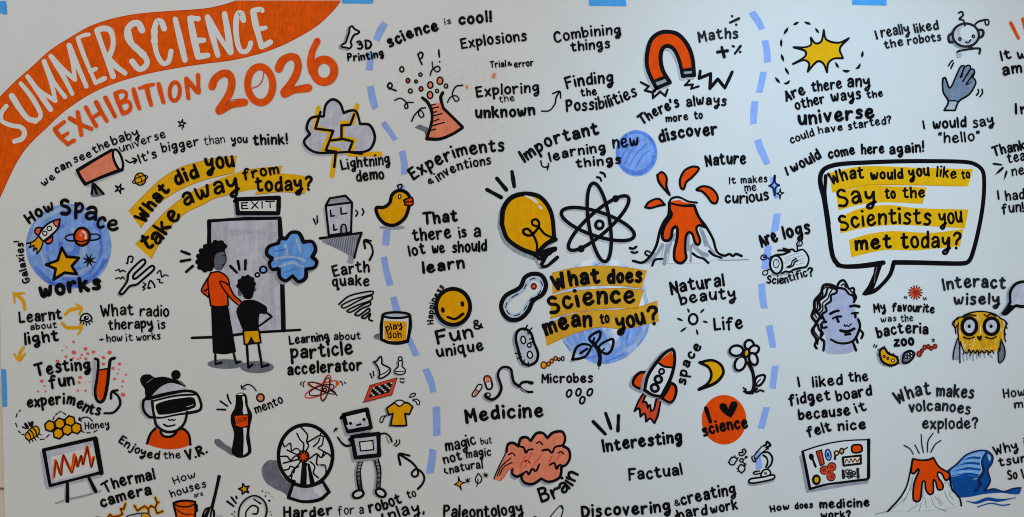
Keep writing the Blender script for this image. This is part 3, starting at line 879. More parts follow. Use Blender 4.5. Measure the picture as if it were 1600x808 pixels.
d.s(10, "390 164 391 166")
lines(d, 8, "75 436 112 420 150 442 168 478 156 494 144 480 160 452 206 450/194 582 214 540 254 504 280 540 262 556 242 530 256 494 292 488/324 260 336 224 378 196 394 218 370 236 342 204 338 166/552 330 506 338 480 390 502 442 526 430 508 404 468 412 444 450", taper=0)
for x, y in ((110, 262), (145, 330), (95, 310), (205, 160), (198, 210), (197, 248), (125, 378), (452, 124), (437, 182), (492, 232), (545, 280), (552, 230), (492, 290), (447, 258), (583, 152), (648, 196), (615, 265), (643, 297), (698, 258), (700, 290), (823, 252), (853, 268), (606, 345), (607, 390), (583, 415), (582, 472), (676, 465), (732, 432), (758, 586), (685, 600), (712, 634), (775, 638), (832, 612), (604, 420), (888, 624)):
    d.s(6, "%d %d %d %d" % (x + 2, y - 6, x - 2, y + 6), 'pale_rose', 'speck')
d.f('pink', d.ell(770, 262, 14, 20, 20), 'speck').f('pink', d.ell(580, 342, 9, 14), 'speck')
d.done()
d = Dr('arrow', 'thin curved arrow from unknown up to Finding', T2)
lines(d, 8, "825 695 872 692 908 650 916 610 936 574/893 586 938 572 944 614").done()
d = Dr('star_doodle', 'tiny black star under the exhibition lettering', T0)
d.s(6, poly(starpts(1137, 773, 26, 9, rot=-80)), closed=True).s(5, "1137 796 1140 812").done()

# ---- telescope group
d = Dr('telescope_drawing', 'pink telescope on a small grey tripod', U0)
d.f('pale_shade', "!462 285 690 160 760 275 545 372")
d.f('pink', "!485 268 700 140 755 258 536 350", 'tube')
lines(d, 18, "484 266 592 200 700 138/484 266 506 310 534 352/534 352 640 306 764 260")
d.f('bare', d.ell(738, 198, 24, 66, -18), 'lens').s(13, d.ell(738, 198, 25, 66, -18), closed=True).s(9, "704 150 716 200 744 258")
d.f('dark_shade', "!580 370 604 366 654 416 618 428 570 432")
lines(d, 13, "582 348 574 412/582 348 606 412/592 352 648 412").done()
d = Dr('star_doodle', 'black star right of the telescope tripod', U0); d.s(7, poly(starpts(746, 380, 30, 9, rot=-70)), closed=True).done()
d = Dr('planet_doodle', 'tiny yellow ringed planet', U0)
d.c('yellow', 7, d.ell(877, 320, 34, 38)).s(6, d.ell(876, 322, 50, 16, -22), closed=True).s(5, "860 292 884 320 890 352").done()

# ---- blue globe with rocket, planet, star
d = Dr('blue_globe', 'watery blue marker disc behind How space works', (20, 300, 4.489), 0.4)
d.f('wash', d.ell(392, 382, 300, 298))
for r, w, a0, a1, m in ((278, 34, 20, 150, 'wash_dark'), (240, 22, -40, 110, 'wash_dark'), (205, 16, 30, 200, 'wash_light'), (270, 26, 170, 300, 'wash_light'), (170, 18, 60, 170, 'wash_dark'), (120, 30, -80, 60, 'wash_light'), (150, 26, 170, 260, 'wash_dark'), (60, 40, 0, 200, 'wash_dark'), (284, 16, 20, 130, 'wash_dark')):
    d.s(w, [(392 + r * math.cos(math.radians(t)) * random.uniform(.94, 1.03), 382 + r * random.uniform(.95, 1.02) * math.sin(math.radians(t))) for t in range(a0, a1, 14)], m)
d.done()
d = Dr('rocket_drawing', 'small rocket with yellow flame on the blue globe', (20, 300, 4.489))
d.c('yellow', 8, "184 308 150 345 96 362 96 362 128 362 116 392 116 392 150 376 146 412 146 412 168 392 170 434 170 434 196 400 216 345 216 345", 'flame')
d.c('rose', 10, "206 250 166 254 156 284 182 306 182 306", 'fin+').c('rose', 10, "280 312 276 348 246 364 226 346 226 346", 'fin+')
d.c('bare', 11, "332 190 332 190 320 250 270 304 214 346 214 346 180 306 180 306 230 238 280 206 332 190", 'body')
d.c('rose', 8, "330 192 330 192 286 206 300 238 318 246 330 192", 'nose').s(7, d.ell(226, 290, 15), closed=True).s(7, d.ell(258, 256, 16), closed=True).done()
d = Dr('planet_drawing', 'orange ringed planet on the blue globe', (20, 300, 4.489))
lines(d, 9, "440 296 384 306 368 324 394 342 442 342/542 296 594 298 614 316 590 334 538 340")
d.c('red_orange', 15, d.ell(486, 314, 54, 62), 'disc').f('bare', "486 270 512 284 520 330 506 330 506 296 484 280", 'gloss').s(9, "434 338 486 348 536 334").f('pink', d.ell(478, 300, 12, 14), 'gloss').done()
d = Dr('star_drawing', 'big yellow five-point star on the blue globe', (20, 300, 4.489))
d.c('yellow', 17, "!345 392 380 455 465 462 414 520 450 576 365 566 288 614 302 540 236 510 316 480", 'fill').done()
d = Dr('asterisk_doodle', 'black asterisk on the blue globe', (20, 300, 4.489)); aster(d, 537, 480, 58, 11, 4, 20); d.done()

# ---- light arrows, eye
d = Dr('arrow_set', 'four yellow marker arrows around Learnt about light', V0, 1.0)
for a in ("156 334 144 280 104 240|80 234 152 234|88 232 92 290", "408 366 440 338 506 324|476 302 512 326 496 362", "388 420 420 448 504 446|500 424 512 446 488 490", "148 574 126 604 122 648|90 614 122 656 156 610"):
    sub = 'arrow+'
    for j, p in enumerate(a.split('|')):
        d.s(20 if j == 0 else 13, p, 'yellow', sub); sub = 'arrow'
d.done()
d = Dr('eye_doodle', 'small black eye doodle', V0)
d.c('bare', 9, "502 404 516 368 550 362 574 392 545 412 520 402").f('ink', d.ell(540, 388, 17, 15)).f('bare', d.ell(544, 384, 5, 5))
lines(d, 7, "512 410 504 418/524 416 520 428/540 420 540 434/556 416 562 428/568 404 578 412").done()

d = Dr('tuning_fork_drawing', 'outlined tuning fork with music notes and vibration zigzags', V0)
d.c('bare', 12, "748 232 796 158 806 108 876 34 902 22 908 44 836 118 834 142 852 140 936 70 958 62 964 82 892 148 856 178 814 188 766 238", shade=(-10, 8))
lines(d, 7, "724 92 746 84 750 100 768 90 784 98/724 142 746 136 756 144 766 130 778 144/982 108 1002 90 1012 132 1030 118 1052 124/982 146 1000 148 996 164 1018 168/896 168 912 178 892 196 908 202 894 214")
lines(d, 8, "798 44 806 4 832 8 824 38/924 200 940 154 968 186 966 196")
d.f('ink', d.ell(794, 46, 8, 6)).f('ink', d.ell(822, 38, 8, 6)).f('ink', d.ell(934, 200, 11, 7)).done()

# ---- test tube
d = Dr('test_tube_drawing', 'orange-filled test tube with red spray dots and a curved arrow', PH)
d.s(5, "147.5 563 146 600 146 617", 'pale_shade')
d.f('red_orange', "!154 578 168.5 576 166 602 162.5 622 157 626 152.5 620 151 602", 'liquid')
lines(d, 4, "149 560.5 153.5 563 152 590 149 610 151 624 157 628.5 163 623 168 600 171 572 173 562 179 559.5").s(2, "153 578.5 168 576")
for fr, L_ in ((V0, ((460, 537, 9), (415, 570, 5), (390, 590, 5), (462, 603, 14), (535, 580, 12), (585, 600, 11), (550, 610, 9), (512, 618, 8), (413, 630, 9), (457, 640, 7), (487, 645, 6), (503, 637, 6), (537, 643, 10), (360, 658, 11), (647, 635, 11), (686, 603, 13), (647, 675, 10), (748, 675, 10), (708, 702, 10), (743, 708, 5), (735, 735, 6), (787, 742, 7), (717, 769, 9), (770, 783, 8), (502, 758, 11), (495, 790, 9), (533, 788, 4), (562, 788, 4), (262, 782, 11))), (R0, ((270, 12, 6), (278, 45, 6), (233, 45, 6), (473, 40, 7), (520, 40, 7), (742, 15, 6), (747, 65, 13)))):
    d.fr = fr
    for x, y, r in L_:
        d.f('rose', d.ell(x, y, r * 1.05, r * .85, random.uniform(-30, 30), 10), 'spray_dot+')
d.fr = R0
lines(d, 12, "634 178 690 172 730 124 720 76 686 46/674 88 680 46 714 38").done()

# ---- bee, honeycomb, screen
F_ = (20, 640, 5.05)
d = Dr('bee_drawing', 'small yellow striped bee with a dashed flight path', F_)
d.f('ink', "124 152 96 152 68 136 78 132 104 142 90 118 98 100 116 118 130 144").f('ink', "140 138 122 112 124 94 142 104 146 92 164 94 164 112 152 138")
d.c('yellow', 8, "98 206 132 160 178 130 206 148 206 190 170 222 122 240", 'body')
lines(d, 9, "118 178 138 204 146 236/136 160 160 190 168 222/158 142 182 170 188 206")
lines(d, 6, "130 240 136 264/152 234 160 254/172 222 184 244/190 208 206 224/204 192 226 200/112 226 126 246")
lines(d, 7, "36 32 26 60/24 108 34 136/44 168 62 184/74 196 90 196/218 236 252 232/266 218 288 198/318 80 328 54/338 42 356 28/364 18 386 18/398 24 420 40/544 168 562 180/584 183 612 182/640 178 666 162/62 4 52 14").done()
d = Dr('honeycomb_drawing', 'six yellow honeycomb cells', F_)
for x, y in ((294, 130), (372, 110), (452, 92), (360, 188), (431, 158), (503, 147)):
    p = [(x + 42 * math.cos(math.radians(18 + 60 * i)), y + 44 * math.sin(math.radians(18 + 60 * i))) for i in range(6)]
    d.f('yellow', poly(p), 'cell+'); d.s(11, poly(p), closed=True)
lines(d, 8, "628 90 604 66 566 60 526 80/530 62 522 80 546 92").done()
d = Dr('screen_drawing', 'black-framed screen on two legs with an orange jagged trace', F_)
d.f('pale_shade', "!216 335 250 325 300 600 270 632 250 590").f('pale_shade', "!290 605 700 500 700 530 280 632")
lines(d, 14, "340 740 450 706 560 682 694 642", 'shade').s(22, "418 590 418 720", 'pale_shade').s(20, "590 550 636 650", 'pale_shade')
d.f('lavender', "!250 322 662 232 708 502 300 598").f('bare', "!304 372 634 296 676 476 334 560", 'screen')
d.s(24, "!326 530 338 404 376 506 400 362 466 494 486 356 508 446 540 370 556 430 588 296 624 440 640 376", 'orange', 'trace')
lines(d, 9, "330 520 346 410 384 520 402 362 466 496 502 372/502 372 516 452 542 362 556 432 590 296/590 296 620 456 640 384", 'dark_red', 'trace')
lines(d, 24, "!246 318 296 600/!246 318 650 226"); d.s(34, "!652 230 700 500").s(20, "!296 600 706 494").s(24, "432 575 432 722").s(24, "602 540 656 646").done()

# ---- person with headset
F_ = (190, 560, 4.754)
d = Dr('person_drawing', 'person with hair buns and an orange top wearing a virtual reality headset', F_)
d.f('red_orange', "186 634 218 556 252 518 252 518 288 540 304 572 350 586 404 566 430 514 430 514 492 548 512 640 512 640 440 666 340 674 250 658 186 634 186 634", 'top')
d.f('lavender', "244 240 244 500 300 540 362 546 424 528 466 480 492 400 484 236 440 196 364 180 290 200", 'face')
d.f('bare', "266 460 300 446 440 420 470 410 440 500 380 534 320 530", 'face')
d.f('ink', "150 196 138 156 160 124 210 120 246 142 308 136 380 152 442 170 484 214 484 214 430 196 364 182 300 206 250 250 200 300 176 270 172 226", 'hair')
d.f('ink', d.ell(404, 122, 35, 35), 'hair').s(16, "388 150 396 162").s(5, "190 180 230 150", 'pencil').s(4, "420 160 460 196", 'shade')
d.c('lavender', 18, "166 312 196 300 232 316 242 432 204 432 164 380", 'strap', shade=(-16, 6), smat='pale_shade')
d.f('bare', "200 302 300 266 480 240 560 258 590 340 580 384 480 408 300 436 244 432 226 320", 'headset').f('lavender', "215 300 400 262 550 262 400 276 230 312", 'headset')
d.f('ink', "256 346 330 314 450 294 534 292 554 340 542 366 430 400 282 418 262 392", 'visor').s(4, "486 360 534 344", 'bare')
lines(d, 18, "196 302 300 270 480 242 556 262 592 344 580 384 480 408/228 318 236 390 246 440/210 300 330 268 470 240")
lines(d, 12, "228 318 400 278 552 268/480 408 400 420 300 440 240 438")
lines(d, 16, "244 440 262 500 310 536 364 546 424 528 468 478 490 396/190 632 216 560 252 520/512 640 502 570 472 532 432 516/290 546 312 576 358 582 398 562 412 536")
lines(d, 11, "314 490 344 504 396 494").s(8, "348 452 362 462 374 452 386 462 400 452").s(7, "176 300 192 254 190 210").done()

# ---- bottle
d = Dr('bottle_drawing', 'black contoured drink bottle with an orange label and a pink sweet dropping in', F_)
d.f('dark_shade', "690 606 724 600 772 640 822 672 826 722 764 684 702 644")
d.f('ink', "850 272 882 254 920 264 934 300 940 350 970 420 956 500 950 560 960 640 962 700 920 732 862 736 820 702 825 640 836 560 814 480 814 420 840 370 850 310", 'glass')
d.f('bare', "896 282 914 284 918 334 932 384 936 412 936 412 904 412 904 340", 'gloss').f('bare', "904 516 932 514 932 514 926 600 938 690 904 720 904 720 908 600", 'gloss').f('bare', "858 268 882 260 908 264 886 272", 'gloss')
d.f('red_orange', "!836 424 940 420 942 500 892 514 846 500", 'label').s(5, "!836 424 940 420 942 500 892 514 846 500", closed=True)
d.t('cola', 40, 5, "846 494 932 456")
lines(d, 11, "786 270 796 306 812 334/734 318 786 354/710 379 772 381").c('pink', 10, d.ell(1032, 292, 27, 28), 'sweet')
lines(d, 8, "1000 240 968 204 932 194 896 216/890 202 894 226 920 226").done()

# ---- doorway scene
d = Dr('exit_sign_drawing', 'black-framed EXIT sign drawn above the doorway', U1)
d.c('bare', 24, "!198 447 463 437 460 533 208 533", shade=(-10, 10)).t('EXIT', 50, 8, "224 510 442 502").done()
d = Dr('doorway_drawing', 'lavender doorway with thick black jambs and floor line', PH, 0.8)
d.f('lavender', "!330 346 437 341 443 517 345 523", 'door')
lines(d, 20, "334 352 338 420 346 510", 'pale_shade', 'door'); lines(d, 8, "360 365 400 362 430 366/352 352 358 520/420 350 428 510", 'pale_shade', 'door')
lines(d, 6, "327 346 327 400/440 400 443 516").s(4.5, "326 345.5 380 342 437 341").s(6, "437 341 440 400").s(3.4, "300 528 345 526 395 520 469 515.5").done()
F_ = (280, 360, 3.368)
d = Dr('person_drawing', 'woman with curly hair, orange jumper and long black skirt seen from behind', F_)
d.f('dark_shade', d.ell(246, 703, 97, 25), 'ground_shadow')
lines(d, 10, "190 648 192 706/284 636 300 698").s(11, "192 704 222 696").s(11, "300 700 322 690")
d.f('ink', "168 398 258 396 258 396 276 500 300 640 300 640 240 652 178 646 178 646 172 520 168 398", 'skirt')
d.f('bare', "!176 196 206 206 208 222 170 222")
d.c('red_orange', 7, "150 252 118 312 122 326 154 352 154 352 160 310 160 270", 'jumper')
d.c('red_orange', 7, "166 224 210 218 252 246 264 284 256 320 258 396 258 396 200 402 166 396 166 396 156 320 152 260", 'jumper')
d.c('red_orange', 7, "214 270 254 336 312 392 326 376 290 342 256 284", 'jumper').s(8, "150 310 134 318").f('rose', d.ell(318, 384, 9, 8))
d.f('skin', "188 120 226 104 242 114 246 156 236 186 214 210 188 204 178 160", 'face').s(4, "240 112 248 152 240 176 222 206").s(4, "226 134 240 134").s(4, "228 182 238 178")
d.f('ink', "165 72 200 54 236 64 246 92 226 110 196 124 184 160 186 190 166 212 134 216 108 202 94 170 100 135 120 104 142 82", 'hair')
for x, y in ((160, 76), (190, 64), (222, 66), (238, 84), (228, 100), (118, 108), (104, 136), (100, 166), (110, 194), (136, 208), (164, 202), (140, 86)):
    d.f('ink', d.ell(x, y, 15, 14, 0, 12), 'hair')
lines(d, 12, "12 110 56 126/10 163 58 154/38 218 72 188").done()
d = Dr('person_drawing', 'boy with black T-shirt and yellow shorts, hand on hip, seen from behind', F_, 1.75)
d.f('dark_shade', d.ell(410, 719, 88, 31), 'ground_shadow')
lines(d, 11, "356 596 364 720/416 592 436 714").s(12, "366 722 386 706").s(12, "437 718 470 708")
d.s(9, "452 426 488 454 488 454 424 502").f('bare', "!350 350 386 350 386 368 348 368")
d.f('ink', "326 376 350 366 390 366 430 382 462 406 456 440 424 440 420 526 420 526 336 526 336 526 310 460 302 420", 'shirt')
d.c('yellow', 8, "!338 528 420 524 430 590 396 594 380 568 364 600 344 598", 'shorts').s(9, "!380 566 372 596 390 594 380 566")
d.f('skin', d.ell(320, 326, 11, 20), 'face').f('skin', d.ell(398, 312, 8, 9), 'face')
d.f('ink', "330 250 360 238 390 252 400 290 392 330 380 360 346 358 330 330 308 300 312 268", 'hair')
for x, y in ((320, 268), (338, 252), (362, 246), (384, 258), (392, 282), (314, 292)):
    d.f('ink', d.ell(x, y, 13, 12, 0, 12), 'hair')
lines(d, 12, "270 188 304 222/310 162 318 206/350 158 348 204").done()
d = Dr('thought_cloud', 'blue thought cloud with black scalloped outline', F_, 1.6)
d.c('sky_wash', 17, "490 148 490 148 462 125 470 88 522 68 522 68 535 42 562 45 562 45 590 12 630 15 655 62 655 62 700 60 718 100 700 140 700 140 724 165 712 195 668 205 668 205 665 250 630 270 597 240 597 240 560 265 530 245 525 200 525 200 490 205 475 175 490 148", 'fill', shade=(-14, 12))
lines(d, 14, "505 150 560 140 640 150 660 160/530 190 600 170 650 190/620 50 640 110/560 80 570 130", 'wash_light', 'fill'); lines(d, 10, "540 160 610 150 640 180/560 220 620 200/500 110 560 100", 'wash_dark', 'fill')
d.c('bare', 8, d.ell(412, 234, 11, 10), 'puff+').c('wash', 9, d.ell(443, 207, 18, 17), 'puff+').done()

# ---- storm cloud
d = Dr('storm_cloud_drawing', 'lavender storm cloud crossed by yellow and black lightning', (460, 150, 5.769))
CLD = "265 185 265 185 285 80 345 32 410 66 445 155 445 155 500 134 552 136 574 180 592 252 592 252 680 265 725 370 690 470 620 505 480 505 360 512 200 510 120 468 88 410 140 345 140 345 112 290 140 210 190 188 265 185"
d.c('lavender', 0, CLD, 'cloud', shade=(-22, 26), smat='pale_shade')
lines(d, 44, "!218 110 190 290 332 322 264 490/!372 500 340 720/!566 86 520 245 432 245 432 375/!330 402 432 384 536 400 520 470 500 520/!490 524 640 526 770 524", 'highlight', 'lightning')
lines(d, 30, "!330 470 406 486", 'highlight', 'lightning')
d.s(20, CLD, closed=True)
lines(d, 20, "!235 145 190 295 350 315 285 490 375 502 360 640/!330 402 425 390 425 266 505 260 540 165/!425 385 526 410 490 505 610 522", 'ink', 'bolt'); d.s(10, "722 543 723 544").done()

# ---- earthquake building, whirlwind
d = Dr('building_drawing', 'grey building tilting on a hatched cliff edge', U1)
d.f('shade', "724 692 800 684 970 660 970 660 948 740 930 800 926 845 892 840 896 796 800 742 740 716 724 692", 'cliff')
for i in range(15):
    x = 745 + i * 14; d.s(7, "%d %d %d %d" % (x + 14, 690 - i, x, 712 + i * 7), 'dark_shade', 'cliff')
d.f('pale_shade', "!740 500 760 484 780 674 760 668").c('shade', 12, "!756 486 782 440 880 424 920 466", 'roof').c('lavender', 12, "!756 486 920 466 914 652 776 672", 'wall')
lines(d, 9, "!786 514 789 552 808 549/!851 500 853 538 886 534/!806 604 808 640 826 634").c('shade', 9, "852 662 852 662 854 612 868 602 882 612 886 656 886 656", 'door')
lines(d, 13, "720 690 780 682 980 656").s(12, "980 656 958 720 934 812")
lines(d, 8, "680 568 694 602/702 550 704 592/944 514 956 530 944 552/984 504 993 522 984 546")
lines(d, 11, "1030 826 1050 780 1038 728 1006 706/1002 752 998 702 1038 706").done()
d = Dr('whirlwind_scribble', 'black scribbled whirlwind under Earth quake', V1)
d.s(9, "838 302 900 252 1000 226 1052 222 1050 238 930 272 852 312 870 326 960 280 1044 248 1042 274 960 306 888 344 910 352 990 306 1034 288 1034 306 980 330 938 366 962 372 1026 328 1030 346 980 382 1000 390 1036 360 1026 396 1048 406").done()
d = Dr('duck_drawing', 'yellow rubber duck with an orange beak', U1)
d.f('shade', d.ell(1172, 622, 80, 13), 'ground_shadow')
d.c('yellow', 19, "1072 500 1120 496 1156 468 1170 420 1202 394 1250 398 1280 432 1276 490 1250 562 1190 606 1130 600 1086 556", 'body')
d.c('red_orange', 9, "1244 452 1292 434 1302 456 1296 482 1252 482 1252 482", 'beak').s(7, "1250 464 1298 460").c('bare', 6, d.ell(1218, 430, 8, 13, 10), 'eye').s(7, "1216 386 1204 360 1232 354 1224 388").done()
d = Dr('can_drawing', 'black-outlined tub with a yellow label and lettering', V1)
d.f('dark_shade', d.ell(1092, 504, 36, 19), 'ground_shadow').f('bare', "!1114 370 1278 372 1270 535 1195 542 1112 522", 'tub').f('yellow', "!1120 404 1264 410 1258 528 1195 536 1124 520", 'label')
d.f('wash_light', d.ell(1195, 376, 74, 14), 'tub')
lines(d, 18, "1112 372 1104 440 1104 522 1104 522 1150 540 1210 544 1268 532 1268 532 1284 440 1282 372").s(13, d.ell(1196, 370, 84, 18), closed=True)
d.t('play', 50, 7.5, "1132 474 1242 448").t('doh', 50, 7.5, "1140 518 1234 512").done()

# ---- chess, shirt
F_ = (560, 540, 5.775)
d = Dr('chess_drawing', 'red chessboard with a tumbling rook and a pawn', F_)
d.s(14, "!40 512 150 488", 'shade').f('brick', "!105 360 350 290 300 446 50 510", 'board').s(6, "!105 360 350 290 300 446 50 510", 'dark_red', closed=True).f('ink', "!130 378 316 322 276 424 92 470", 'board')
for i in range(7):
    for j in range(4):
        if (i + j) % 2 == 0:
            u = (i + .5) / 7; v = (j + .5) / 4
            x = 130 + 186 * u - 38 * v; y = 378 - 56 * u + 92 * v
            d.f('bare', "%f %f %f %f %f %f %f %f" % (x - 9, y, x + 2, y - 9, x + 11, y, x - 2, y + 9), 'board')
d.c('bare', 13, "140 144 164 142 190 108 204 98 212 130 214 166 282 204 286 236 250 272 204 296 184 288 194 262 186 216 160 166", 'rook', shade=(-14, 8)).s(8, "196 266 240 246 274 218")
d.c('bare', 10, "362 140 360 190 334 216 330 244 370 260 416 250 422 216 396 190 396 140", 'pawn', shade=(-14, 6)).c('bare', 10, d.ell(377, 119, 17, 17), 'pawn').s(7, "340 234 410 232")
lines(d, 10, "106 252 124 292/134 234 140 272/376 300 412 300/376 324 396 334 412 326").done()
d = Dr('tshirt_drawing', 'yellow T-shirt with flapping motion marks', F_)
d.c('yellow', 14, "330 512 330 512 366 546 410 516 410 516 446 518 490 552 490 552 460 620 460 620 420 612 420 612 436 720 436 720 360 724 290 720 290 720 312 612 312 612 274 626 274 626 256 564 256 564 330 512", 'cloth', shade=(-14, 8))
d.c('bare', 10, "330 512 370 492 412 508 390 540 366 546", 'collar')
lines(d, 8, "460 468 474 440 504 430 516 438 500 458 460 468/252 632 212 640 194 668 200 694 218 690 228 656 252 632").c('bare', 9, "488 492 524 484 552 508 544 536 528 526 518 504").done()
d = Dr('atom_scribble', 'scribbled red and black particle orbits', (460, 560, 10.1))
for e_ in ((390, 445, 190, 48, 16), (430, 490, 285, 78, -24), (492, 460, 62, 205, 16)):
    d.s(20, d.ell(*e_), 'brick', closed=True)
for e_ in ((440, 470, 225, 46, 22), (430, 500, 205, 66, -18), (490, 490, 52, 190, 14)):
    d.s(13, d.ell(*e_), closed=True)
d.f('red_orange', d.ell(680, 395, 30, 30)).s(16, d.ell(480, 495, 26, 26), closed=True); lines(d, 14, "560 500 636 544 672 588")
lines(d, 14, "120 370 98 390 104 420/164 360 140 400 142 448/722 360 752 384 758 424/790 374 810 400").done()

# ---- bulb, atom
d = Dr('light_bulb_drawing', 'yellow light bulb with looping filament and three rays', U2)
d.c('yellow', 25, "576 600 588 500 640 434 730 412 820 436 884 530 904 690 904 690 840 738 792 792 792 792 690 752 610 690", 'glass', shade=(-14, 20))
d.f('bare', "716 424 764 430 806 466 796 474 756 446", 'gloss').f('bare', "808 484 832 498 824 512 804 492", 'gloss')
d.s(14, "900 688 846 664 804 618 770 606 766 580 792 572 810 598 792 640 752 672 716 662 712 638 740 632 776 676 796 730 792 786")
d.fr = PH; d.s(6, "868 374 852 382 836 402", 'ink'); lines(d, 4.6, "836 403 846 395 858 390 868 388/838 402 846 405 852 398 868 390", 'ink'); lines(d, 4.6, "846 400 852 399 860 396/844 417 852 403 854 400/844 417 854 416 862 410 871 402")
d.f('shade', "!832 400 838 404 846 418 842 420 838 412"); d.fr = U2; lines(d, 21, "484 386 572 434/546 316 604 386/640 274 654 366").done()
d = Dr('atom_drawing', 'bold black atom with three orbits around a nucleus', (860, 260, 4.4867))
OR = ((342, 393, 74, 278, -8.7), (332, 405, 268, 84, 18.4), (338, 398, 275, 76, -41.5))
for o_ in OR:
    d.s(20, d.ell(*o_, n=36), 'pale_shade', closed=True, off=(-9, 12))
for o_ in OR:
    d.s(22, d.ell(*o_, n=36), 'ink', closed=True)
d.f('ink', d.ell(457, 227, 24, 25), 'electron+').f('ink', d.ell(215, 578, 25, 25), 'electron+').c('shade', 18, d.ell(343, 410, 27, 28), 'nucleus').f('bare', d.ell(347, 408, 10, 12), 'nucleus')
lines(d, 13, "326 76 348 82 356 102/350 42 376 52 384 74/556 576 582 576 604 562/568 600 586 606 608 602").done()

# ---- volcano
d = Dr('volcano_drawing', 'grey volcano spilling orange lava with four flying drops', (960, 240, 4.4875))
d.f('bare', "!385 340 565 370 640 510 690 600 770 715 640 765 460 770 200 765 300 640 345 480", 'mountain')
for w, p in ((26, "336 640 300 700 246 756"), (26, "372 644 360 700 350 770"), (22, "408 570 390 640 376 690"), (18, "536 650 534 756"), (26, "552 640 600 690 650 712"), (28, "604 530 630 590 640 640"), (16, "640 600 662 650 700 700"), (16, "426 560 420 610"), (14, "284 700 220 766"), (16, "520 570 516 680"), (12, "600 700 640 740")):
    d.s(w, p, 'shade', 'mountain')
lines(d, 8, "350 640 320 760/390 660 372 760", 'pale_shade', 'mountain')
d.c('red_orange', 17, "388 345 470 364 560 366 560 366 590 440 632 516 632 516 590 504 574 530 600 610 588 640 566 626 546 566 522 552 502 580 496 680 502 736 466 768 424 748 420 680 440 590 440 530 430 512 408 530 396 590 370 612 340 600 336 560 356 500 400 430 386 390", 'lava')
d.f('red_orange', "394 346 430 322 480 338 540 352 470 360", 'lava').f('bare', "400 330 440 316 500 332 460 326", 'mountain')
lines(d, 16, "384 342 378 430 346 480 320 540 294 644 250 720 196 764 130 752/562 372 588 440 640 510 690 600 720 690 770 716 806 704 830 718 852 704 892 718").s(12, "384 342 402 314 450 306 520 336 578 344").s(8, "390 346 470 362 556 358")
d.s(5, "730 746 850 746 940 742", 'pencil')
for p in ("300 152 332 130 364 166 364 230 386 290 386 290 350 250 312 200", "466 240 460 184 492 120 550 92 592 104 544 166 504 200 484 250", "574 254 620 230 682 246 722 300 714 346 684 344 650 300 612 264", "216 376 242 340 310 318 352 358 352 358 310 366 252 382"):
    d.f('red_orange', p, 'lava_drop+'); d.s(14, p, 'ink', 'lava_drop', closed=True)
lines(d, 14, "264 786 284 746 336 738/548 700 582 724 620 736 658 766/664 684 692 710 750 730").s(10, "242 720 214 700 226 682 250 692")
lines(d, 13, "108 660 130 668 152 654/120 690 140 696 160 690").done()

d = Dr('blue_disc', 'small hatched blue marker disc behind new things', U3, 0.4)
d.f('wash', d.ell(138, 158, 131, 145))
for r, w, a0, a1, m in ((112, 26, 10, 130, 'wash_dark'), (118, 22, 130, 250, 'wash_dark'), (118, 16, 250, 370, 'wash_dark')):
    d.s(w, [(138 + r * math.cos(math.radians(t)), 158 + r * 1.1 * math.sin(math.radians(t))) for t in range(a0, a1, 12)], m)
lines(d, 9, "40 200 70 140 120 80/60 230 100 150 160 80/90 240 140 160 200 100/130 250 180 170 220 140/50 130 80 90", 'wash_dark').done()
d = Dr('sparkle_doodle', 'dark blue and black four-point sparkles beside curious', U3)
d.s(10, "1002 298 1002 298 1006 344 1030 358 1030 358 1008 372 1002 422 1002 422 990 374 966 362 966 362 990 346 1002 298", 'navy', closed=True)
d.s(6, "1036 380 1036 380 1040 402 1058 406 1058 406 1040 416 1034 444 1034 444 1030 416 1014 410 1014 410 1030 402 1036 380", closed=True).done()

# ---- magnet
d = Dr('magnet_drawing', 'orange-red horseshoe magnet with grey tips and zigzag field marks', T3)
MG = "262 552 230 490 205 420 204 340 228 252 280 208 340 200 400 218 456 282 486 360 498 470 498 470 426 476 426 476 404 376 372 310 335 288 302 302 288 360 302 440 346 516 346 516 262 552"
d.c('red_orange', 21, MG, 'body', shade=(-12, 16), smat='pale_shade')
d.f('shade', "!258 516 322 488 340 514 272 546", 'tip+').f('shade', "!430 446 488 440 494 464 432 472", 'tip+')
lines(d, 17, "250 508 324 480/424 440 494 432"); d.s(21, MG, closed=True)
lines(d, 12, "!164 514 214 540 190 566 240 578 240 614 286 574 318 600 332 560").s(11, "!468 504 440 534 490 528 478 556 526 540").s(17, "!536 444 530 490 602 460 596 554 646 494 690 550 736 450").done()
d = Dr('arithmetic_signs', 'divide, plus and percent signs around Maths', T3, 2.0)
lines(d, 13, "722 142 778 116", 'thin'); d.s(13, "734 101 736 102", 'thin').s(13, "760 154 761 155", 'thin'); lines(d, 16, "644 326 706 318/670 296 686 356"); lines(d, 12, "752 336 788 288"); d.s(11, "738 288 746 292").s(11, "783 324 787 326").done()

# ---- starburst
d = Dr('starburst_drawing', 'orange-yellow starburst inside a dashed bubble', PH)
SB = "1287 47 1287 47 1291 62 1310 67 1326 60 1326 60 1312 76 1317 91 1317 91 1302 92 1294 99 1292 113 1292 113 1286 99 1277 96 1262 112 1262 112 1264 99 1256 94 1239 100 1239 100 1258 88 1258 80 1240 74 1240 74 1258 74 1267 70 1267 59 1267 59 1274 68 1283 65 1287 47"
d.c('highlight', 2.7, SB, 'burst').fr = T3
lines(d, 13, "1004 484 1034 520/1060 522 1080 520 1096 502/1066 424 1090 466/1042 340 1058 384/1042 246 1042 294/1086 172 1058 216/1152 138 1118 156/1186 138 1226 152/1256 178 1276 206/1380 390 1400 424/1425 440 1450 446 1472 442/1508 430 1526 420 1536 396/1546 360 1552 320", taper=2).done()

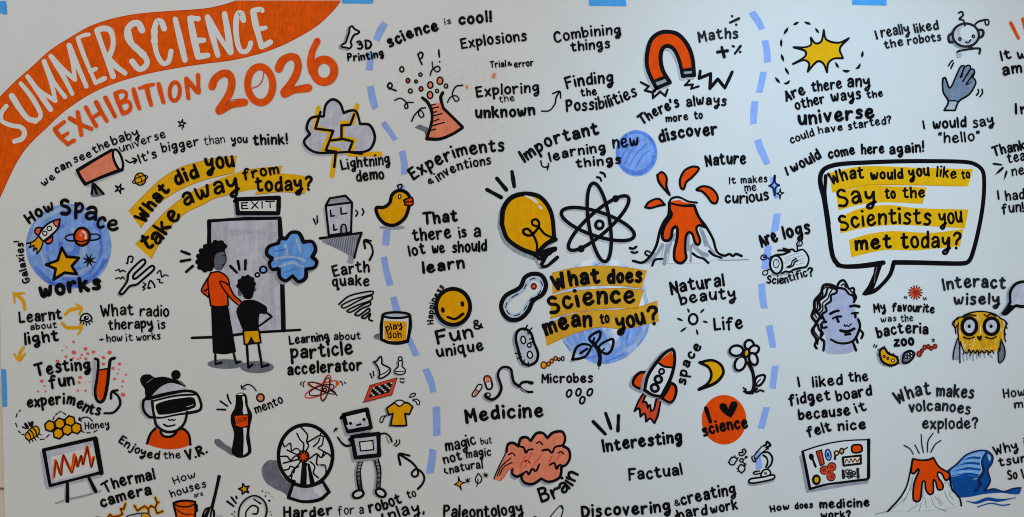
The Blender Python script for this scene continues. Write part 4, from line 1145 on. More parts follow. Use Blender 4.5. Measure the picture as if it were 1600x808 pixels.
d = Dr('robot_head_drawing', 'round smiling robot head with a curly antenna', T4)
d.c('lavender', 13, d.ell(915, 220, 82, 72), 'face', shade=(-12, 8), omat='thin').f('bare', d.ell(930, 205, 50, 45), 'face')
lines(d, 10, "870 82 890 74 898 96 874 120 900 128 910 162/965 164 990 138 1036 124", 'thin'); d.s(8, d.ell(1048, 140, 12, 18), 'thin', closed=True)
lines(d, 14, "832 208 808 226 812 262 832 264/1000 186 1022 192 1020 224 996 240", 'thin'); d.s(8, d.ell(878, 245, 7, 8), 'thin', closed=True).s(8, d.ell(962, 228, 7, 8), 'thin', closed=True).s(8, "914 264 930 268 946 250", 'thin')
lines(d, 11, "866 356 862 326 876 318 1002 304 1000 336", 'thin').s(16, "936 294 954 304", 'thin').f('pale_shade', d.ell(872, 345, 18, 16)).done()
d = Dr('waving_hand_drawing', 'grey waving hand with motion marks', T4)
HD = "772 492 786 486 796 510 812 550 826 540 866 450 886 414 904 412 912 418 924 410 942 412 946 430 964 434 970 454 960 486 974 500 976 526 936 590 872 634 848 690 848 690 780 690 780 690 806 636 776 580 770 530"
d.c('slate', 9, HD, 'palm').f('pale_shade', "!806 640 870 636 850 688 784 688", 'wrist')
lines(d, 9, "906 422 882 484/944 432 896 510/966 458 918 526").f('ink', "!904 430 880 488 894 486", 'palm').f('ink', "!968 500 926 524 918 540", 'palm').s(6, "808 632 836 628 868 636"); d.s(9, HD, closed=True)
lines(d, 8, "808 412 820 390 834 378/822 428 838 394/992 560 996 576 982 596/1016 558 1020 580 1002 606").done()

# ---- log
d = Dr('log_drawing', 'outlined log with leaves and wood grain', LG)
d.f('shade', d.ell(350, 592, 104, 24)).s(26, "340 596 520 576", 'shade')
d.f('bare', "340 284 450 274 540 244 640 236 740 200 800 244 840 350 806 470 700 500 600 520 500 550 420 576", 'bark')
lines(d, 8, "460 332 580 290 710 256/470 362 600 330 745 296/470 390 560 365/680 370 768 340/460 420 520 404/700 400 770 378/650 440 780 410/440 500 520 486", 'pencil', 'bark')
d.c('bare', 30, d.ell(330, 440, 96, 142, -6), 'cut_face').s(13, d.ell(330, 424, 46, 66), closed=True); lines(d, 7, "320 370 340 420 325 450 345 470/300 520 310 550/340 520 345 550/370 500 380 530", 'pencil', 'cut_face')
lines(d, 28, "248 322 340 288 440 278 545 236/360 216 430 214 540 240").s(26, "446 184 520 206 596 200 628 236 740 202 800 250 842 350 806 468 720 490 600 520 548 556 480 546 420 576")
lines(d, 20, "500 480 568 440 582 386 644 344/530 490 600 452 620 400 672 374").s(22, "664 196 664 146").c(None, 17, "650 118 676 78 726 60 740 110 716 142 662 134").s(10, "676 120 700 96")
d.s(17, d.ell(132, 325, 46, 38, -20), 'navy', closed=True).s(20, "130 320 170 322 232 356", 'navy').s(14, d.ell(156, 566, 44, 34, -35), closed=True).s(14, "190 524 254 510").done()

# ---- smiley, microbes
d = Dr('smiley_drawing', 'yellow smiling face with thick black outline', V2)
d.c('yellow', 22, d.ell(272, 318, 106, 112), 'face', shade=(-8, 14)).f('ink', d.ell(208, 338, 12, 18, -8)).f('ink', d.ell(330, 300, 12, 18, -8)).s(15, "238 382 284 394 334 362").done()
d = Dr('cell_drawing', 'peanut-shaped cell with blue rim and red nucleus', V2)
CE = "572 312 600 250 690 196 722 134 772 112 826 124 852 180 832 238 772 280 742 342 690 392 630 398 590 366"
IN = "602 324 622 274 706 216 742 160 776 140 814 152 830 190 806 236 752 276 720 332 680 366 634 372"
d.c('bare', 0, CE, 'body', shade=(-8, 20)).s(26, IN, 'wash_light', 'body', closed=True).s(24, CE, closed=True)
ip, _ = d.path(IN, True); ip = ip[0]
for i in range(0, len(ip) - 4, 9):
    d.main.ribbon(ip[i:i + 5], 1.7, 'ink', d._h())
d.c('rose', 10, d.ell(776, 190, 14, 16), 'nucleus', omat='dark_red').done()
d = Dr('bacterium_drawing', 'hairy lavender bacterium with three round spots', V2)
d.c('lavender', 15, "664 512 680 466 720 456 756 480 776 540 802 610 790 660 746 682 704 662 680 590", 'body', shade=(-14, 8))
for x, y, a, b in ((710, 525, 14, 23), (748, 558, 11, 13), (752, 618, 16, 21)):
    d.c('bare', 8, d.ell(x, y, a, b, -10))
lines(d, 7, "736 432 718 466/764 450 738 478/740 488 758 480/750 520 772 514/756 540 778 540/660 608 694 610/676 642 700 628/706 676 718 650/742 692 742 664").done()
d = Dr('bead_chain_drawing', 'chain of little yellow microbe beads', V2)
for x, y, a, b in ((838, 682, 17, 20), (868, 675, 10, 12), (888, 657, 10, 12), (912, 640, 11, 11), (933, 646, 8, 8), (957, 641, 8, 12)):
    d.f('yellow' if a > 9 else 'bare', d.ell(x, y, a, b), 'bead+'); d.s(7, d.ell(x, y, a, b), 'dark_red' if a > 9 else 'ink', 'bead', closed=True)
d.done()
d = Dr('microbe_rings', 'four small black ovals beside Microbes', R2)
for x, y, a in ((968, 57, 20), (1025, 50, 15), (1094, 50, 25), (1048, 98, 20)):
    d.s(10, d.ell(x, y, 14, 22, a), closed=True)
d.done()
d = Dr('stethoscope_drawing', 'black stethoscope with grey marker shadow', (720, 560, 10.1))
SW = "400 560 384 590 440 636 510 646 590 590 640 480 620 380 588 280 602 200 650 146 720 136 790 170 812 280 842 380 920 440"
d.s(38, SW, 'shade', off=(-24, 26)); d.s(36, SW); lines(d, 34, "920 440 962 386 1040 370 1130 386/920 440 980 502 1060 530 1130 530"); d.s(46, "1084 384 1124 388").s(16, "400 560 430 540 470 576 440 604 420 590").f('bare', d.ell(432, 574, 16, 18), 'chest_piece').s(16, "930 470 1050 550", 'shade').done()
d = Dr('pill_drawing', 'two pink and white capsules', (720, 560, 10.1))
d.c('bare', 0, "368 320 392 282 440 280 472 320 496 430 470 482 420 482 386 400", 'capsule+', shade=(-14, 14)).f('pink', "!390 300 440 292 458 362 400 376", 'capsule'); d.s(26, "368 320 392 282 440 280 472 320 496 430 470 482 420 482 386 400", 'dark_red', 'capsule', closed=True).s(24, "386 400 420 482 470 482 496 430 486 390", 'ink', 'capsule').s(10, "404 376 460 364", 'dark_red', 'capsule')
PL = "180 566 230 488 272 420 320 412 336 450 284 530 222 600 192 602"
d.c('bare', 0, PL, 'capsule+', shade=(-16, 10)).f('pink', "!200 560 236 500 272 526 214 590", 'capsule'); d.s(18, PL, 'ink', 'capsule', closed=True).s(14, "232 488 286 526", 'ink', 'capsule').done()

# ---- central globe, sprout, sun
d = Dr('blue_globe', 'large pale blue and lavender marker disc in the middle of the sheet', (840, 400, 4.49), 0.4)
d.f('globe', d.ell(445, 385, 345, 373))
d.f('wash', "190 590 300 530 440 500 480 560 520 640 560 600 600 510 720 490 780 470 760 560 690 650 600 720 500 755 400 750 290 700 220 640", off=(0, 0))
for r, w, a0, a1, m in ((325, 30, -30, 60, 'wash_light'), (326, 26, 120, 170, 'wash_light'), (250, 40, 60, 100, 'wash_light')):
    d.s(w, [(445 + r * math.cos(math.radians(t)) * random.uniform(.97, 1.02), 385 + 1.06 * r * math.sin(math.radians(t))) for t in range(a0, a1, 12)], m)
lines(d, 9, "230 560 270 650/270 545 330 690/330 530 380 710/380 520 430 600/560 690 640 640/600 660 650 560/620 710 700 630", 'wash_light')
lines(d, 12, "330 720 420 700/480 740 600 690/640 520 620 620/180 600 230 660/400 70 440 50", 'wash_dark').done()
d = Dr('sprout_drawing', 'dark outlined sprout with three leaves', (840, 400, 4.49))
d.s(16, "236 738 340 706", 'shade').s(14, "470 690 440 690", 'shade')
d.s(24, "386 604 424 660 438 720 428 792", 'ink', taper=1).s(24, "430 660 438 720 432 760")
lines(d, 15, "384 612 362 580 386 550 438 530 436 572 408 612/244 726 272 644 320 618 372 634 340 700 300 718 244 726/434 660 432 634 468 604 528 584 522 650 490 686 444 672").s(15, "300 682 346 652").s(10, "380 636 400 620").s(12, "390 600 398 574").s(10, "446 670 466 652").done()
d = Dr('sun_doodle', 'plain black sun outline with six rays', V3)
d.s(12, d.ell(492, 395, 27, 32), closed=True); lines(d, 11, "457 328 468 354/562 330 536 356/390 389 428 405/552 407 584 416/450 446 412 474/512 458 522 494", taper=2).done()

# ---- rocket, moon, flower
d = Dr('rocket_drawing', 'large black-outlined rocket with orange nose, fins and flame', (960, 520, 5.05))
FL, FR, BD = "256 310 200 316 156 360 150 410 226 452 226 452 246 380", "446 394 480 420 486 470 466 530 436 550 374 516 374 516 420 450", "455 128 470 150 474 230 446 350 370 502 370 502 300 490 238 452 238 452 264 340 330 236 400 160"
d.c('brick', 14, "238 464 190 540 158 618 158 618 194 596 206 662 206 662 238 636 250 700 250 700 280 676 316 712 316 712 342 650 368 518 368 518 336 516 310 606 288 618 288 618 280 568 262 592 262 592 250 548 224 546 224 546 246 486", 'flame')
d.c('red_orange', 19, FL, 'fin+', shade=(-22, 14)).c('red_orange', 19, FR, 'fin+', shade=(-8, 14)).c('bare', 22, BD, 'body', shade=(-24, 4))
d.f('red_orange', "452 144 452 144 400 184 356 230 400 262 452 272 466 200", 'nose').s(15, "346 236 392 266 456 274"); d.s(22, BD, closed=True)
for x, y, a, b, w in ((372, 305, 19, 21, 14), (346, 367, 27, 27, 20), (318, 435, 30, 28, 20)):
    d.c('lavender', w, d.ell(x, y, a, b, 40), 'porthole+')
d.done()
d = Dr('moon_drawing', 'yellow crescent moon', PH); d.c('yellow', 4, "1093 566.5 1093 566.5 1112 563 1126 570 1130 583 1118 598 1092 608.5 1092 608.5 1106 599 1111.5 586 1107 574 1093 566.5", 'crescent').done()
d = Dr('flower_drawing', 'white-petalled flower with a yellow centre on a black stem', V3)
for e_ in ((842, 556, 28, 30, 0), (872, 586, 32, 25, -30), (868, 644, 25, 38, -20), (786, 672, 32, 46, 25), (762, 592, 42, 32, -5)):
    d.c('bare', 14, d.ell(*e_), 'petal+', shade=(-9, 8))
d.c('yellow', 13, d.ell(825, 606, 17, 25, 10), 'centre'); d.s(20, "838 668 864 728 872 808 862 852").c('bare', 13, "878 800 890 756 938 746 934 776 904 810", 'leaf').s(7, "884 800 912 770")
lines(d, 9, "804 824 824 836 806 846 840 850 866 842 888 850 910 838 932 846/820 856 860 860").s(14, "862 850 890 828").done()
d = Dr('heart_badge', 'solid orange disc reading I heart science', R3, 0.9)
d.f('red_orange', d.ell(665, 217, 135, 150), 'disc').z = 1.8
d.s(20, "555 146 568 188 582 228").f('ink', "690 152 690 152 676 122 648 118 636 134 652 166 680 190 708 206 708 206 734 160 746 124 736 106 708 112 690 152", 'heart').t('science', 80, 16, "536 324 660 290 818 266").done()
d = Dr('microscope_drawing', 'outlined microscope examining tiny molecules', (1120, 680, 8.975))
BS = "446 640 480 612 640 588 790 556 812 586 780 616 640 650 500 672 456 664"
d.c('bare', 22, BS, 'base', shade=(-8, 26))
lines(d, 15, "520 290 580 214 640 150/700 194 630 250 548 340/520 290 530 320 548 340").s(16, "496 294 490 320 520 372 546 366 530 330"); d.s(24, "656 148 690 130 700 90 730 110 752 140 720 160 690 170 716 190", 'ink')
lines(d, 22, "656 240 720 240 776 310 764 400 716 462/650 280 694 312 712 372 690 446").s(16, "600 500 520 516 510 538 560 546 620 530").c('bare', 20, "622 584 640 506 690 478 742 500 748 552", 'hub').s(12, d.ell(682, 535, 12, 12), closed=True)
d.s(16, d.ell(345, 352, 24, 24), closed=True).s(12, "366 346 420 306").f('ink', d.ell(412, 306, 20, 18)).s(12, "360 372 392 408").s(9, d.ell(396, 408, 14, 16), closed=True)
for p in ("200 322 250 306 286 340 262 372 240 410 196 412 170 380", "312 244 340 240 366 246 356 206 390 196 402 240 362 282 318 278", "300 462 330 414 382 432 392 480 350 522 312 502"):
    d.s(17, p, closed=True)
lines(d, 10, "208 300 212 320/252 280 250 306/288 320 300 312/168 390 160 380/400 196 388 190/404 230 418 226/286 470 276 466/350 520 350 540/300 500 288 508").s(10, "208 364 212 366").done()

# ---- brain and small doodles near natural
d = Dr('brain_drawing', 'pink wrinkled brain with a streaked stem', R2)
BR = "588 412 598 366 630 358 660 378 660 378 676 330 710 324 735 346 735 346 770 300 808 298 836 328 836 328 870 296 926 290 944 332 930 376 930 376 966 400 972 450 950 490 922 502 922 502 914 560 880 586 836 592 800 574 800 574 750 606 700 600 678 566 690 544 690 544 650 562 622 542 625 514"
d.f('shade', BR + " 588 412", off=(-14, 18)).f('pink', BR + " 600 522 574 562 548 590 548 590 512 576 512 576 544 512 580 440 588 412", 'lobe')
lines(d, 14, BR).s(6, "588 412 560 466 530 530 512 576").s(5, "548 588 574 562 600 522 625 514", 'brick')
lines(d, 11, "660 378 692 386 706 418 720 400 748 396/806 404 840 398 864 418 882 384 930 372/690 544 712 530 722 550 744 516 766 528 788 486/848 492 878 480 892 516 906 494 922 494"); lines(d, 7, "600 430 624 418 640 436/770 360 790 350 806 368/900 420 920 410 934 424/700 470 716 462 728 478"); lines(d, 6, "532 558 558 500 616 448/546 552 574 502 622 476"); lines(d, 10, "740 420 700 500/800 430 760 480/860 440 840 500/700 440 670 500/920 420 890 460", 'rose', 'lobe').done()
F_ = (680, 720, 6.667)
d = Dr('sparkle_doodle', 'yellow sparkle, two asterisks and a leaf under natural', F_)
d.c('yellow', 10, "242 166 242 166 260 212 302 226 302 226 266 252 272 304 272 304 246 262 202 248 202 248 240 220 242 166", 'sparkle'); aster(d, 338, 206, 42, 10, 3, 80); aster(d, 526, 150, 34, 9, 4, 15)
d.s(10, "448 130 484 174 474 220 440 234 418 196 448 130").s(8, "446 190 442 230 432 268").s(15, "100 84 102 116 132 130").done()
d = Dr('horn_doodle', 'cut-off outlined horn at the bottom edge', F_); lines(d, 9, "1186 600 1236 536 1310 464 1332 500 1310 590/1310 470 1322 500").f('ink', d.ell(1040, 592, 22, 16)).done()

# ---- plasma ball, robot
d = Dr('plasma_ball_drawing', 'plasma ball on a lavender base with branching sparks', R1)
d.f('dark_shade', "440 464 384 466 346 516 366 590 420 632 480 660 508 690 508 690 534 610 470 560", 'ground_shadow')
d.c('lavender', 17, "536 606 536 606 620 622 716 592 716 592 754 656 754 656 700 700 600 714 508 690 508 690 536 606", 'base').f('bare', "660 640 690 620 720 660 700 680", 'base')
d.f('bare', d.ell(612, 434, 164, 186), 'glass')
lines(d, 8, "470 346 486 380 520 360 528 404 556 390 584 410/456 440 500 440 520 462 552 436 570 444/476 524 510 516 520 498 548 508 580 474/500 570 530 548 526 580 548 588 540 610/548 508 540 540/584 262 624 310 620 352 660 332 700 312 724 322/620 352 630 376 612 410/720 330 712 370 688 388 720 410 712 444/638 452 680 424 706 446 742 420 766 440/684 430 682 490 730 494 736 548/724 410 760 430/500 400 540 420 566 430/640 470 668 500 660 540 690 570/560 300 580 340 600 360 598 404/660 380 690 350 704 300/520 560 540 520 570 500/478 480 520 470 566 458", 'ink', 'spark')
lines(d, 7, "460 352 478 388 512 370/700 320 660 346/692 494 726 506", 'pale_shade', 'spark')
d.s(19, d.ell(612, 434, 164, 186), closed=True)
d.f('ink', "!590 478 622 478 618 616 578 616").f('ink', "!622 482 636 482 670 604 640 612").f('bare', "!618 500 622 500 634 608 624 608").f('ink', d.ell(600, 440, 37, 39), 'hub')
for i in range(8):
    a = math.radians(45 * i + 10); d.s(6, [(600 + 8 * math.cos(a), 440 + 8 * math.sin(a)), (600 + 26 * math.cos(a), 440 + 27 * math.sin(a))], 'red_orange', 'hub')
d.f('red_orange', d.ell(600, 440, 14, 15), 'hub').done()
d = Dr('robot_drawing', 'boxy robot with ribbed legs waving its arms', R1)
for leg in ("952 450 934 530 938 600 948 650", "1036 440 1056 520 1056 590 1052 640"):
    d.s(16, leg, 'shade', 'leg+', off=(-18, 6)); d.s(26, leg, 'ink', 'leg'); d.s(14, leg, 'bare', 'leg')
    rp, _ = d.path(leg); rp = rp[0]
    for i in range(2, len(rp) - 1, 1):
        x, y = rp[i]; d.subs[-1][1].ribbon([(x - 2.6, y - .2), (x + 2.6, y + .3)], 1.5, 'ink', d._h())
d.c('bare', 13, d.ell(932, 668, 33, 22, -20), 'foot+', shade=(-10, 4)).c('bare', 13, d.ell(1068, 660, 32, 22, 30), 'foot+', shade=(-14, 0))
d.s(30, "944 284 952 306").s(4, "934 292 962 288", 'bare')
d.c('lavender', 22, "!894 320 1054 302 1058 432 916 446", 'body', shade=(-14, 16)).c('bare', 7, "!940 352 1020 342 1026 398 946 406", 'panel')
d.c('bare', 22, "!842 188 984 154 1008 264 870 288", 'head', shade=(-12, 16)).f('lavender', "!858 250 990 210 996 250 874 276", 'head').f('ink', d.ell(885, 238, 10, 10)).f('ink', d.ell(967, 215, 10, 10)).s(10, "924 250 946 244")
lines(d, 9, "886 344 890 366 870 376 836 362 808 324/1060 304 1098 300 1124 320 1136 350").s(12, "886 372 860 376 836 362"); lines(d, 8, "1100 318 1118 360", 'shade')
lines(d, 6, "784 290 794 270/794 270 806 268/790 276 800 280/1148 372 1162 356 1164 340/1160 378 1182 358 1182 338").done()
d = Dr('arrow', 'looping black arrow rising to the robot', PH)
lines(d, 3, "626 711 634 716 644 723 652 733 653 742 647 745 643 740 650 733 659 738 663 747 660 756 653 764/625.5 726 623.5 709.5 640 712").done()
d = Dr('spiral_shell_drawing', 'cut-off spiral fossil with a small yellow star', R1)
d.f('pale_shade', "204 820 212 750 250 698 306 678 358 708 378 764 366 820").f('bare', "214 820 222 760 256 712 306 694 348 720 362 768 350 820")
lines(d, 9, "204 820 212 750 250 698 306 678 358 708 378 764 364 820/250 820 252 776 288 738 322 750 318 786 292 788/300 700 340 726"); d.c('yellow', 8, poly(starpts(240, 638, 34, 15, rot=-105)), 'star')
lines(d, 10, "136 712 176 742/162 688 190 724/190 682 194 694")
for x, y, r in ((350, 650, 5), (372, 658, 4), (390, 662, 4), (368, 680, 5), (408, 684, 3), (392, 708, 7), (182, 776, 5), (166, 788, 5), (178, 800, 4), (398, 776, 4), (404, 794, 4)):
    d.f('ink', d.ell(x, y, r, r, 0, 8))
d.done()

# ---- bottom left cut-off doodles
F_ = (150, 720, 8)
d = Dr('sparking_dome_drawing', 'cut-off dome at the bottom edge with yellow-edged sparks', F_)
Z1 = "!480 560 520 624 606 566 656 600 690 562 740 590 766 530 742 460/!656 600 660 656/!740 590 766 656 836 630/!766 530 786 516/!140 720 176 670 210 700 280 692 332 668 312 600 350 602 370 536"
lines(d, 40, Z1, 'highlight', 'glow'); d.f('highlight', "!520 624 606 572 650 604", 'glow'); d.c('lavender', 12, "364 720 400 690 480 668 570 654 650 660 690 716 690 720", 'dome').f('yellow', "!574 662 640 664 680 710 574 710", 'dome'); lines(d, 17, Z1, 'dark_red', 'glow').f('ink', d.ell(20, 716, 40, 20)).s(10, "576 656 572 720").done()
d = Dr('bucket_drawing', 'orange bucket cut off by the bottom edge', F_)
d.c('orange', 24, "970 530 1040 506 1150 498 1238 512 1238 512 1246 600 1236 724 1236 724 1012 724 1012 724", 'pail'); lines(d, 15, "972 540 1050 570 1160 572 1240 536").s(10, "1010 606 1080 656 1150 668 1226 664"); lines(d, 40, "1250 560 1256 620").s(20, "980 560 1010 720").done()
d = Dr('broom_drawing', 'black broom beside the bucket', F_)
d.s(36, "1540 196 1500 380 1450 584").f('lavender', d.ell(1540, 700, 40, 26))
lines(d, 22, "1452 582 1370 606 1326 720/1450 584 1476 640 1472 720").f('bare', "!1380 620 1450 600 1466 720 1344 720"); lines(d, 20, "1420 612 1376 720/1446 610 1430 720/1400 606 1350 720").done()

# ---- fidget board
d = Dr('fidget_board_drawing', 'outlined fidget board covered with colourful toys', (1240, 680, 8.079))
d.f('shade', "!70 262 110 240 215 680 945 556 940 606 700 634 160 726", 'board_side').f('bare', "105 205 105 205 300 140 500 92 700 66 946 58 946 58 946 540 946 540 700 580 500 606 214 676 214 676", 'board')
d.s(32, "!114 210 206 680").s(16, "105 205 300 140 500 92 700 66 946 56").s(36, "!946 62 944 530").s(26, "210 676 400 624 600 596 930 556")
d.f('ink', d.ell(222, 272, 32, 42, -10), 'toy+').s(26, "240 306 276 398", 'ink', 'toy')
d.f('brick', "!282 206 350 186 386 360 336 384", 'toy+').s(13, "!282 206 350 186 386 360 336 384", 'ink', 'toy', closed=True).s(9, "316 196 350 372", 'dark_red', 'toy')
d.f('mid_blue', d.ell(435, 248, 36, 72, -8), 'toy+').s(14, d.ell(435, 248, 36, 70, -8), 'navy', 'toy', closed=True).f('navy', d.ell(432, 250, 13, 28), 'toy')
d.f('bare', d.ell(540, 225, 22, 22), 'toy+').s(18, d.ell(540, 225, 22, 22), 'gold_edge', 'toy', closed=True).s(13, d.ell(540, 225, 28, 28), 'ink', 'toy', closed=True).s(24, d.ell(606, 200, 16, 26), 'gold_edge', 'toy', closed=True).s(13, d.ell(606, 200, 26, 36), 'ink', 'toy', closed=True).s(24, "522 260 520 300", 'thin', 'toy').s(13, "636 180 680 154", 'ink', 'toy')
d.f('red_orange', "740 132 850 128 854 204 744 214", 'toy+').s(20, "740 132 850 128 854 204 744 214", 'ink', 'toy', closed=True)
d.f('pale_shade', "!596 296 630 280 632 390 604 390", 'toy+').f('bare', "!620 280 845 256 846 356 630 384", 'toy').s(24, "!620 280 845 256 846 356 630 384", 'ink', 'toy', closed=True).s(16, "650 344 668 300 700 348 722 296 746 342 772 294 800 334 832 290", 'gold_edge', 'toy').s(6, "650 344 668 300 700 348 722 296 746 342 772 294 800 334 832 290", 'ink', 'toy')
d.subs.append(('toy', Mesh()))
for x, y in ((385, 440), (480, 398), (470, 522)):
    d.s(22, d.ell(x, y, 46, 46), 'ink', 'toy', closed=True)
for x, y in ((385, 440), (480, 398), (470, 522), (446, 462)):
    d.f('brick', d.ell(x, y, 48, 46), 'toy')
for x, y in ((380, 440), (478, 396), (446, 466), (484, 522)):
    d.s(11, d.ell(x, y, 15, 16), 'dark_red', 'toy', closed=True)
d.f('ink', d.ell(285, 562, 56, 68), 'toy+').f('yellow', d.ell(288, 562, 27, 36), 'toy')
d.s(34, "622 450 628 536", 'thin', 'toy+').s(32, "806 428 812 530", 'thin', 'toy')
for x, y, r in ((675, 455, 20), (715, 455, 18), (758, 478, 22), (700, 520, 22), (730, 515, 14)):
    d.s(12, d.ell(x, y, r, r), 'thin', 'toy', closed=True)
lines(d, 8, "650 490 780 480/640 520 780 520", 'thin', 'toy').done()

# ---- portrait
d = Dr('person_drawing', 'lilac-faced person with wavy black hair under the speech bubble', (1240, 420, 5.769))
d.f('face_lilac', "400 182 490 196 540 270 560 400 592 470 566 590 524 650 540 735 430 764 290 750 290 620 244 520 262 400 326 262", 'face')
for x, y, a, b, m in ((390, 470, 36, 26, 'slate'), (540, 440, 22, 34, 'slate'), (310, 600, 34, 60, 'slate')):
    d.s(12, d.ell(x, y, a * .5, b * .5), 'face_lilac', 'face', closed=True)
lines(d, 22, "385 166 330 144 270 150 246 220 190 290 186 360 164 430 202 490 164 560 206 640 190 690 206 716/200 380 236 430 204 486", 'ink', 'hair')
lines(d, 18, "380 182 312 170 286 240 230 290 240 350 202 396/385 172 386 214 336 240 336 290 286 330 296 380 256 410 278 470/216 500 230 550 262 580 240 625 272 650 268 736/390 166 412 120 450 104 482 150 496 180 540 174 546 220 562 256 542 300/395 172 460 184 500 230 530 240 552 284/596 546 624 584 610 626/560 612 576 664", 'ink', 'hair')
d.s(26, "540 236 550 280", 'ink', 'hair').s(18, "292 478 252 490 264 532 296 526").s(19, "336 638 400 668 480 670 546 640 590 550 596 500 580 456").s(19, "530 652 562 736")
lines(d, 11, "300 158 262 190 262 236 214 290 214 350 186 396 206 440/352 176 322 226 306 270 262 310 262 366 230 410 250 450/190 500 184 560 222 620 214 680/240 500 250 556 240 600 254 650/430 150 450 136 470 166/510 196 530 214", 'ink', 'hair')
lines(d, 21, "330 406 366 386 404 378/510 338 550 332 590 340").s(16, "352 448 386 432 428 430").s(22, "390 446 402 476").s(16, "524 402 580 396").s(20, "554 404 556 438")
d.s(10, "454 502 462 520 478 508 492 520 506 508 520 496").s(23, "420 556 480 566 546 540").s(20, "466 592 508 588").s(5, "420 560 480 568", 'ink').done()

# ---- small bacteria zoo
d = Dr('virus_drawing', 'tiny spiky red virus', V4)
for i in range(14):
    a = math.radians(360 / 14 * i); d.s(7, [(600 + 26 * math.cos(a), 229 + 26 * math.sin(a)), (600 + 43 * math.cos(a), 229 + 43 * math.sin(a))], 'dark_red')
d.f('brick', d.ell(600, 229, 32, 31), 'body')
for i in range(9):
    d.s(8, "%f %f %f %f" % (lambda a, r: (600 + r * math.cos(a), 229 + r * math.sin(a), 603 + r * math.cos(a), 231 + r * math.sin(a)))(i * 2.4, 4 + 2.6 * i), 'dark_red')
lines(d, 6, "530 262 536 252/540 266 546 256/650 262 656 274/662 260 668 272").done()
d = Dr('bacteria_drawing', 'yellow spiny blob, grey lattice bean and red bead chain', V4)
YB = "386 646 378 596 404 574 430 608 482 632 490 666 450 684 404 668"
d.c('yellow', 13, YB, 'blob', shade=(-14, 4))
for x, y, r in ((405, 628, 7), (428, 640, 7), (460, 653, 9)):
    d.c('brick' if r < 8 else 'bare', 5, d.ell(x, y, r, r))
lines(d, 5, "376 590 366 582/404 574 408 562/430 606 440 600/460 620 464 608/484 634 494 626/490 666 500 674/404 668 402 684/450 684 450 694/440 680 436 692/378 620 366 618")
d.c('dark_shade', 11, "520 644 532 608 568 592 594 608 582 640 552 666 524 668", 'bean', shade=(-12, 4))
for x, y in ((540, 630), (556, 612), (574, 606), (540, 650), (558, 634), (576, 626)):
    d.c('bare', 5, d.ell(x, y, 7, 8))
for x, y, a in ((624, 612, 13), (640, 592, 8), (658, 570, 10), (680, 566, 9), (698, 576, 9), (722, 564, 10)):
    d.c('brick', 9, d.ell(x, y, a, a * 1.1), 'bead+', omat='dark_red')
lines(d, 6, "338 566 346 554/350 572 360 558/704 520 718 522/706 532 718 532").done()

# ---- bearded creature and its bubble
F_ = (1450, 430, 5.387)
d = Dr('creature_drawing', 'fluffy yellow creature with huge round staring eyes', F_)
lines(d, 12, "290 660 300 720/320 660 330 710/350 660 350 700/380 665 378 716/410 660 410 700/440 660 436 690/470 660 476 690/510 660 540 694", 'shade', 'body')
d.f('shade', "246 530 214 620 206 706 262 706 272 600", 'wing+').f('dark_shade', "610 540 644 620 638 706 594 736 588 640", 'wing+')
d.f('fluff', "252 400 296 340 390 314 470 312 560 330 622 380 644 450 642 540 604 560 592 620 540 646 460 654 330 646 282 590 250 520", 'head').f('fluff', "214 412 236 366 284 350 262 430 226 440", 'head')
for i in range(46):
    x = random.uniform(285, 610); y = random.uniform(530, 620) if i < 34 else random.uniform(330, 360)
    d.s(random.choice((4, 6, 7)), "%f %f %f %f" % (x, y, x + random.uniform(-5, 5), y + random.uniform(14, 32)), 'bare' if i % 3 else 'gold_edge', 'head', taper=2)
for x, y in ((424, 350), (436, 420), (438, 460), (612, 440), (622, 500), (264, 470)):
    d.s(7, "%d %d %d %d" % (x, y, x + 4, y + 40), 'bare', 'head', taper=2)
lines(d, 9, "300 336 380 310 470 306 560 328 620 370/252 400 248 460 254 520/214 412 236 366 300 344/214 412 222 440/226 436 232 490/604 362 646 384 656 420 648 446/644 440 640 500 650 560/270 560 300 640 330 656 342 624 362 656 376 630 396 656 412 630 432 656 450 634 470 656 492 634 520 652 532 630 552 656/246 530 214 640 208 708/264 560 266 736/252 530 266 600/610 540 642 620 638 700 596 738 586 640/606 560 600 640")
for x, y, rx, ry in ((345, 430, 60, 70), (530, 430, 60, 68)):
    d.c('bare', 26, d.ell(x, y, rx, ry), 'eye+'); d.f('lavender', d.ell(x + 4, y - 4, rx - 18, ry - 18), 'eye'); d.f('ink', d.ell(x - 2, y, 14, 16), 'eye')
lines(d, 7, "216 380 200 410 214 424/232 368 214 396/240 420 228 450/262 352 240 376/640 382 664 404 654 424/648 420 664 446/636 470 650 500/300 640 294 664/360 650 352 676/420 652 424 676/500 648 506 672/270 590 258 612/590 616 602 640")
lines(d, 9, "296 520 340 534 386 520/480 520 530 534 574 516/290 356 340 334 400 340/470 330 490 346 520 326 570 346").s(13, "416 518 434 546 444 514").s(10, "432 520 438 540").done()
d = Dr('speech_bubble', 'small lavender speech bubble cut off by the right edge', F_)
d.c('lavender', 21, "690 230 692 140 736 76 800 56 870 76 905 150 870 236 800 264 736 258 700 288 652 328 628 322 628 322 668 270", 'fill', shade=(-18, 4)).f('ink', "668 270 700 250 724 268 652 330 628 322").done()

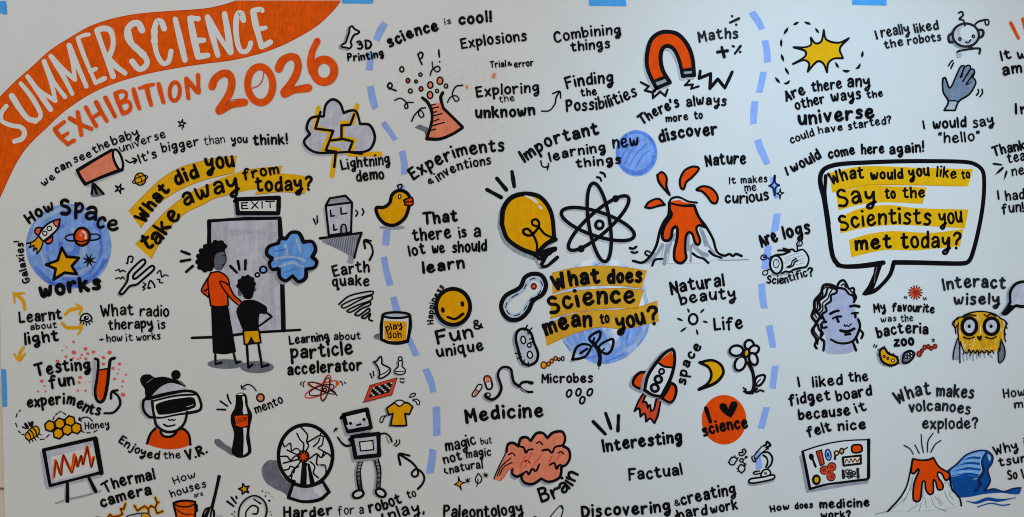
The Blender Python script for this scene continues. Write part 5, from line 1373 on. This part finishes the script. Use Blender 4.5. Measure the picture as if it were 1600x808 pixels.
# ---- volcano and wave
d = Dr('volcano_drawing', 'white volcano with dripping orange lava beside the wave', R4)
d.f('bare', "!566 460 700 450 790 556 812 640 860 735 760 760 600 770 420 770 500 690 540 610", 'mountain')
lines(d, 4, "560 590 530 680 430 770/600 730 540 770/620 720 606 770/640 690 650 750/680 690 700 740 770 772/700 680 740 740/760 650 780 700 820 740/780 600 800 640 790 670 812 700/340 790 420 770/550 640 510 720/720 690 750 730", 'pencil', 'mountain')
for w, p in ((12, "566 560 556 640"), (12, "628 600 628 690"), (10, "570 700 590 722"), (9, "760 600 780 600 796 630")):
    d.s(w, p, 'pale_shade', 'mountain')
d.c('red_orange', 10, "570 454 610 462 660 460 692 448 692 448 726 502 790 546 786 574 766 584 744 546 722 534 718 560 750 612 746 638 720 640 704 590 692 580 690 660 668 670 646 640 640 590 626 592 612 700 590 714 570 700 576 600 604 526 600 514 574 544 558 534 562 480", 'lava')
lines(d, 9, "566 456 550 540 530 620 490 690 416 772/790 560 806 640 850 690 862 738"); lines(d, 6, "514 372 550 394 570 426/580 370 606 420/618 306 622 370 632 416/690 298 660 345 656 412/738 342 704 366 676 414", 'thin').done()
d = Dr('wave_drawing', 'dark blue curling wave with pale blue stripes', R4, 1.05)
d.f('deep_blue', "780 528 830 490 890 432 960 406 1020 408 1052 440 1046 482 1022 520 1036 590 1002 650 1002 650 1060 640 1120 654 1180 636 1224 630 1210 668 1100 660 1000 668 900 686 830 682 802 610", 'water')
d.f('mid_blue', "800 520 840 480 890 434 950 410 1006 412 986 450 984 500 990 540 960 560 880 552 800 560", 'water').f('wash_light', "900 446 950 424 986 424 960 444", 'water')
lines(d, 13, "866 462 930 446 974 450/838 496 900 480 976 484/808 530 900 512 980 520/806 556 900 546 972 556", 'deep_blue', 'water', taper=-1)
lines(d, 6, "880 474 930 464 970 466/850 512 910 498 972 500/830 540 900 530 976 538/930 580 956 574 966 588", 'wash_light', 'water', taper=2); lines(d, 4, "984 430 976 470 982 520 960 566", 'bare', 'water', taper=2)
lines(d, 12, "1008 424 984 470 996 526 966 580 982 610 944 650", 'navy', taper=2)
d.f('wash_light', "1020 424 1040 440 1034 470 1024 450", 'water')
lines(d, 9, "780 528 830 490 890 432 960 406 1020 408 1052 440 1046 482 1022 520 1036 590 1002 650/1010 420 988 470 1000 530 968 590 960 640 940 650", 'navy'); lines(d, 7, "1002 650 1060 636 1120 652 1180 634 1224 630", 'navy')
lines(d, 18, "892 710 950 720 1020 698 1090 706 1192 690", 'deep_blue', 'water', taper=2); lines(d, 7, "960 746 1040 724 1110 736 1156 730", 'deep_blue', 'water').done()

d = Dr('accent_strokes', 'three bold strokes above Interesting', R2); lines(d, 18, "1114 228 1188 304/1190 178 1222 270").s(18, "1268 192 1264 284").done()
d = Dr('arrow', 'tiny hooked arrow before learning', U2); lines(d, 8, "820 206 826 234 842 246 868 240/868 222 866 240 860 262").done()
d = Dr('arrow', 'tiny arrow pointing at the words about bigger', U0); lines(d, 9, "788 202 812 216 850 202/828 188 854 200 840 222").done()
